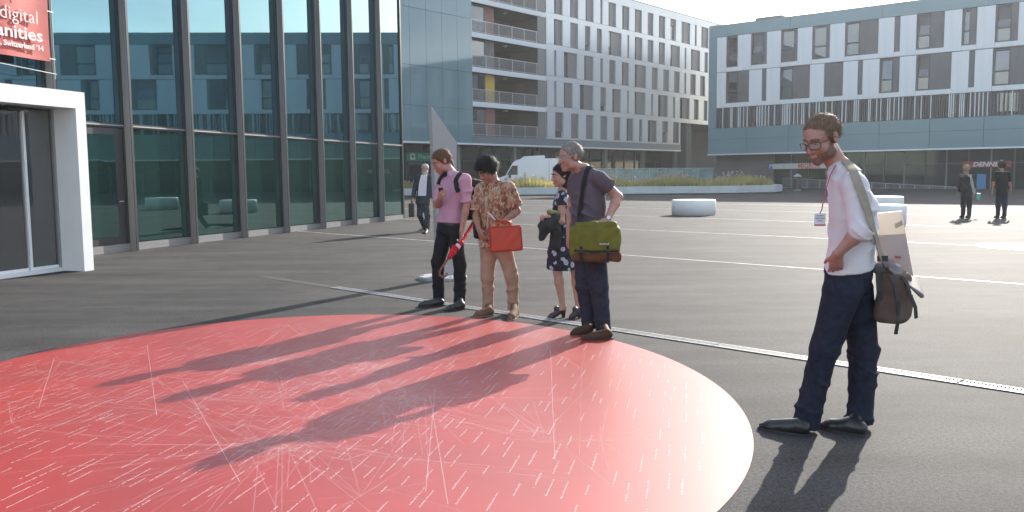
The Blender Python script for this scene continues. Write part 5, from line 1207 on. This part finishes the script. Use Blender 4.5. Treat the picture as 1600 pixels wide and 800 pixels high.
# ---------------------------------------------------------------- two walkers seen from behind
def walker(Y, cx, top, foot, label, stride, jm, tm, hm, hair_v, sleeve):
    global Y0
    Y0 = Y; k = (foot-top)/86; q_ = lambda dx, y, dy=0: p(cx+dx*k, foot-(342-y)*k, dy)
    J = dict(neck=q_(0, 274), chest=q_(0, 284), waist=q_(0, 295), pel=q_(0, 304), shL=q_(-9, 276), shR=q_(9, 276), elL=q_(-12, 289), wrL=q_(-13.5, 301, .05), elR=q_(12, 289), wrR=q_(13.5, 301, .1), hpL=q_(-4, 309), hpR=q_(4, 309),
             knL=q_(-5, 323, .05), anL=q_(-5.5, 337, stride), knR=q_(4.5, 323, .05), anR=q_(4, 338, -stride), size=.98)
    w = empty('person', p(cx, foot)*V(1, 1, 0), 0, label, 'person', 'people walking away across the plaza'); H = Head(q_(0, 264.5), (.15, 1, -.05), sc=1.08); lo, hi = bounds(J, H); Fd = Field(lo, hi, .014); body(Fd, J, H)
    for S, t_ in (('L', (1, 0, 0)), ('R', (-1, 0, 0))): hand(Fd, J['wr'+S], (0, .1, -1), t_, (0, 1, 0), .5)
    Fd.build('body', SKIN, w); short_hair(w, H, hm, vol=hair_v, thick=.018, nz_=.006, line=(.08, .075), nape=-.1, h=.01, ears=False); trousers(J, w, tm, .014, (.1, .08, .068, .062), .006, .06, H=H); shirt(J, w, jm, .014, sleeve, .02, .1, .005, 'jacket', sl_r=(.075, .068, .055), H=H)
    for S in 'LR': a = J['an'+S]; hh = a*V(1, 1, 0)+V(0, -.06, 0); shoe(w, hh, hh+V(0, .27, 0), a, BLKL, SOLE, .09, 1.1, h=.012)
    return w, q_
w1, q1 = walker(28.0, 1510, 256, 341, 'walker with fair hair and dark clothes wearing a black rucksack', .12, cloth('coat_dark', (.05, .052, .065)), cloth('legs_dark', (.03, .032, .04)), hairmat('hair_fair', (.36, .26, .15)), .006, 1.4)
rc = q1(-3, 288, -.2); ru = empty('rucksack', rc, 0, 'black rucksack on the back of the fair haired walker', 'rucksack'); Fd = Field(rc-.4, rc+.4, .014); Fd.rbox(rc, (.16, .1, .26), None, .06, 0, noise=.01, nf=18, taper=.12); Fd.build('body', RK, ru)
MB(rc).tube([rc+V(-.04, -.0, .25), rc+V(0, -.03, .29), rc+V(.04, 0, .25)], .012, 6).build('loop', STRAPD, ru)
sc_ = q1(8, 285, -.12); scf = empty('scarf', sc_, 0, 'pale scarf hanging over the fair haired walker\'s shoulder', 'scarf'); MB(sc_).ribbon([q1(5, 273, -.1), q1(7, 281, -.14), q1(9.5, 292, -.13), q1(12.5, 303, -.1)], V(.2, -1, 0), .1, .02).build('cloth', cloth('scarf_pale', (.4, .38, .36), .3, 20), scf)
cb_ = q1(19, 308, .05); tb_ = empty('carrier_bag', cb_, 0, 'small turquoise bag in the fair haired walker\'s hand', 'bag'); Fd = Field(cb_-.25, cb_+.25, .012); Fd.rbox(cb_, (.055, .04, .11), None, .03, 0, noise=.008, nf=30, taper=-.3); Fd.build('body', mat('turquoise', (.12, .5, .46), .4), tb_)
w2, q2 = walker(27.6, 1565, 250, 341.5, 'curly dark haired walker in black top and navy trousers', .08, cloth('top_black', (.012, .012, .014)), cloth('legs_navy', (.025, .028, .05)), HD, .03, .9)

# ------------------------------------------------------------------ haze volume added to lift dark tones like veiling glare
hz = MB().box((-390, -60, -1), (390, 330, 24)).build('haze', None); tag(hz, 'thin haze volume added to imitate veiling glare', 'haze', kind='stuff')
hm_ = bpy.data.materials.new('glare_haze'); hm_.use_nodes = True; hn = hm_.node_tree; hn.nodes.clear(); ho = hn.nodes.new('ShaderNodeOutputMaterial'); hv = hn.nodes.new('ShaderNodeVolumePrincipled')
hv.inputs['Color'].default_value = (.95, .975, 1, 1); hv.inputs['Density'].default_value = .00038; hv.inputs['Anisotropy'].default_value = .5; hn.links.new(hv.outputs[0], ho.inputs['Volume']); hz.data.materials.append(hm_)
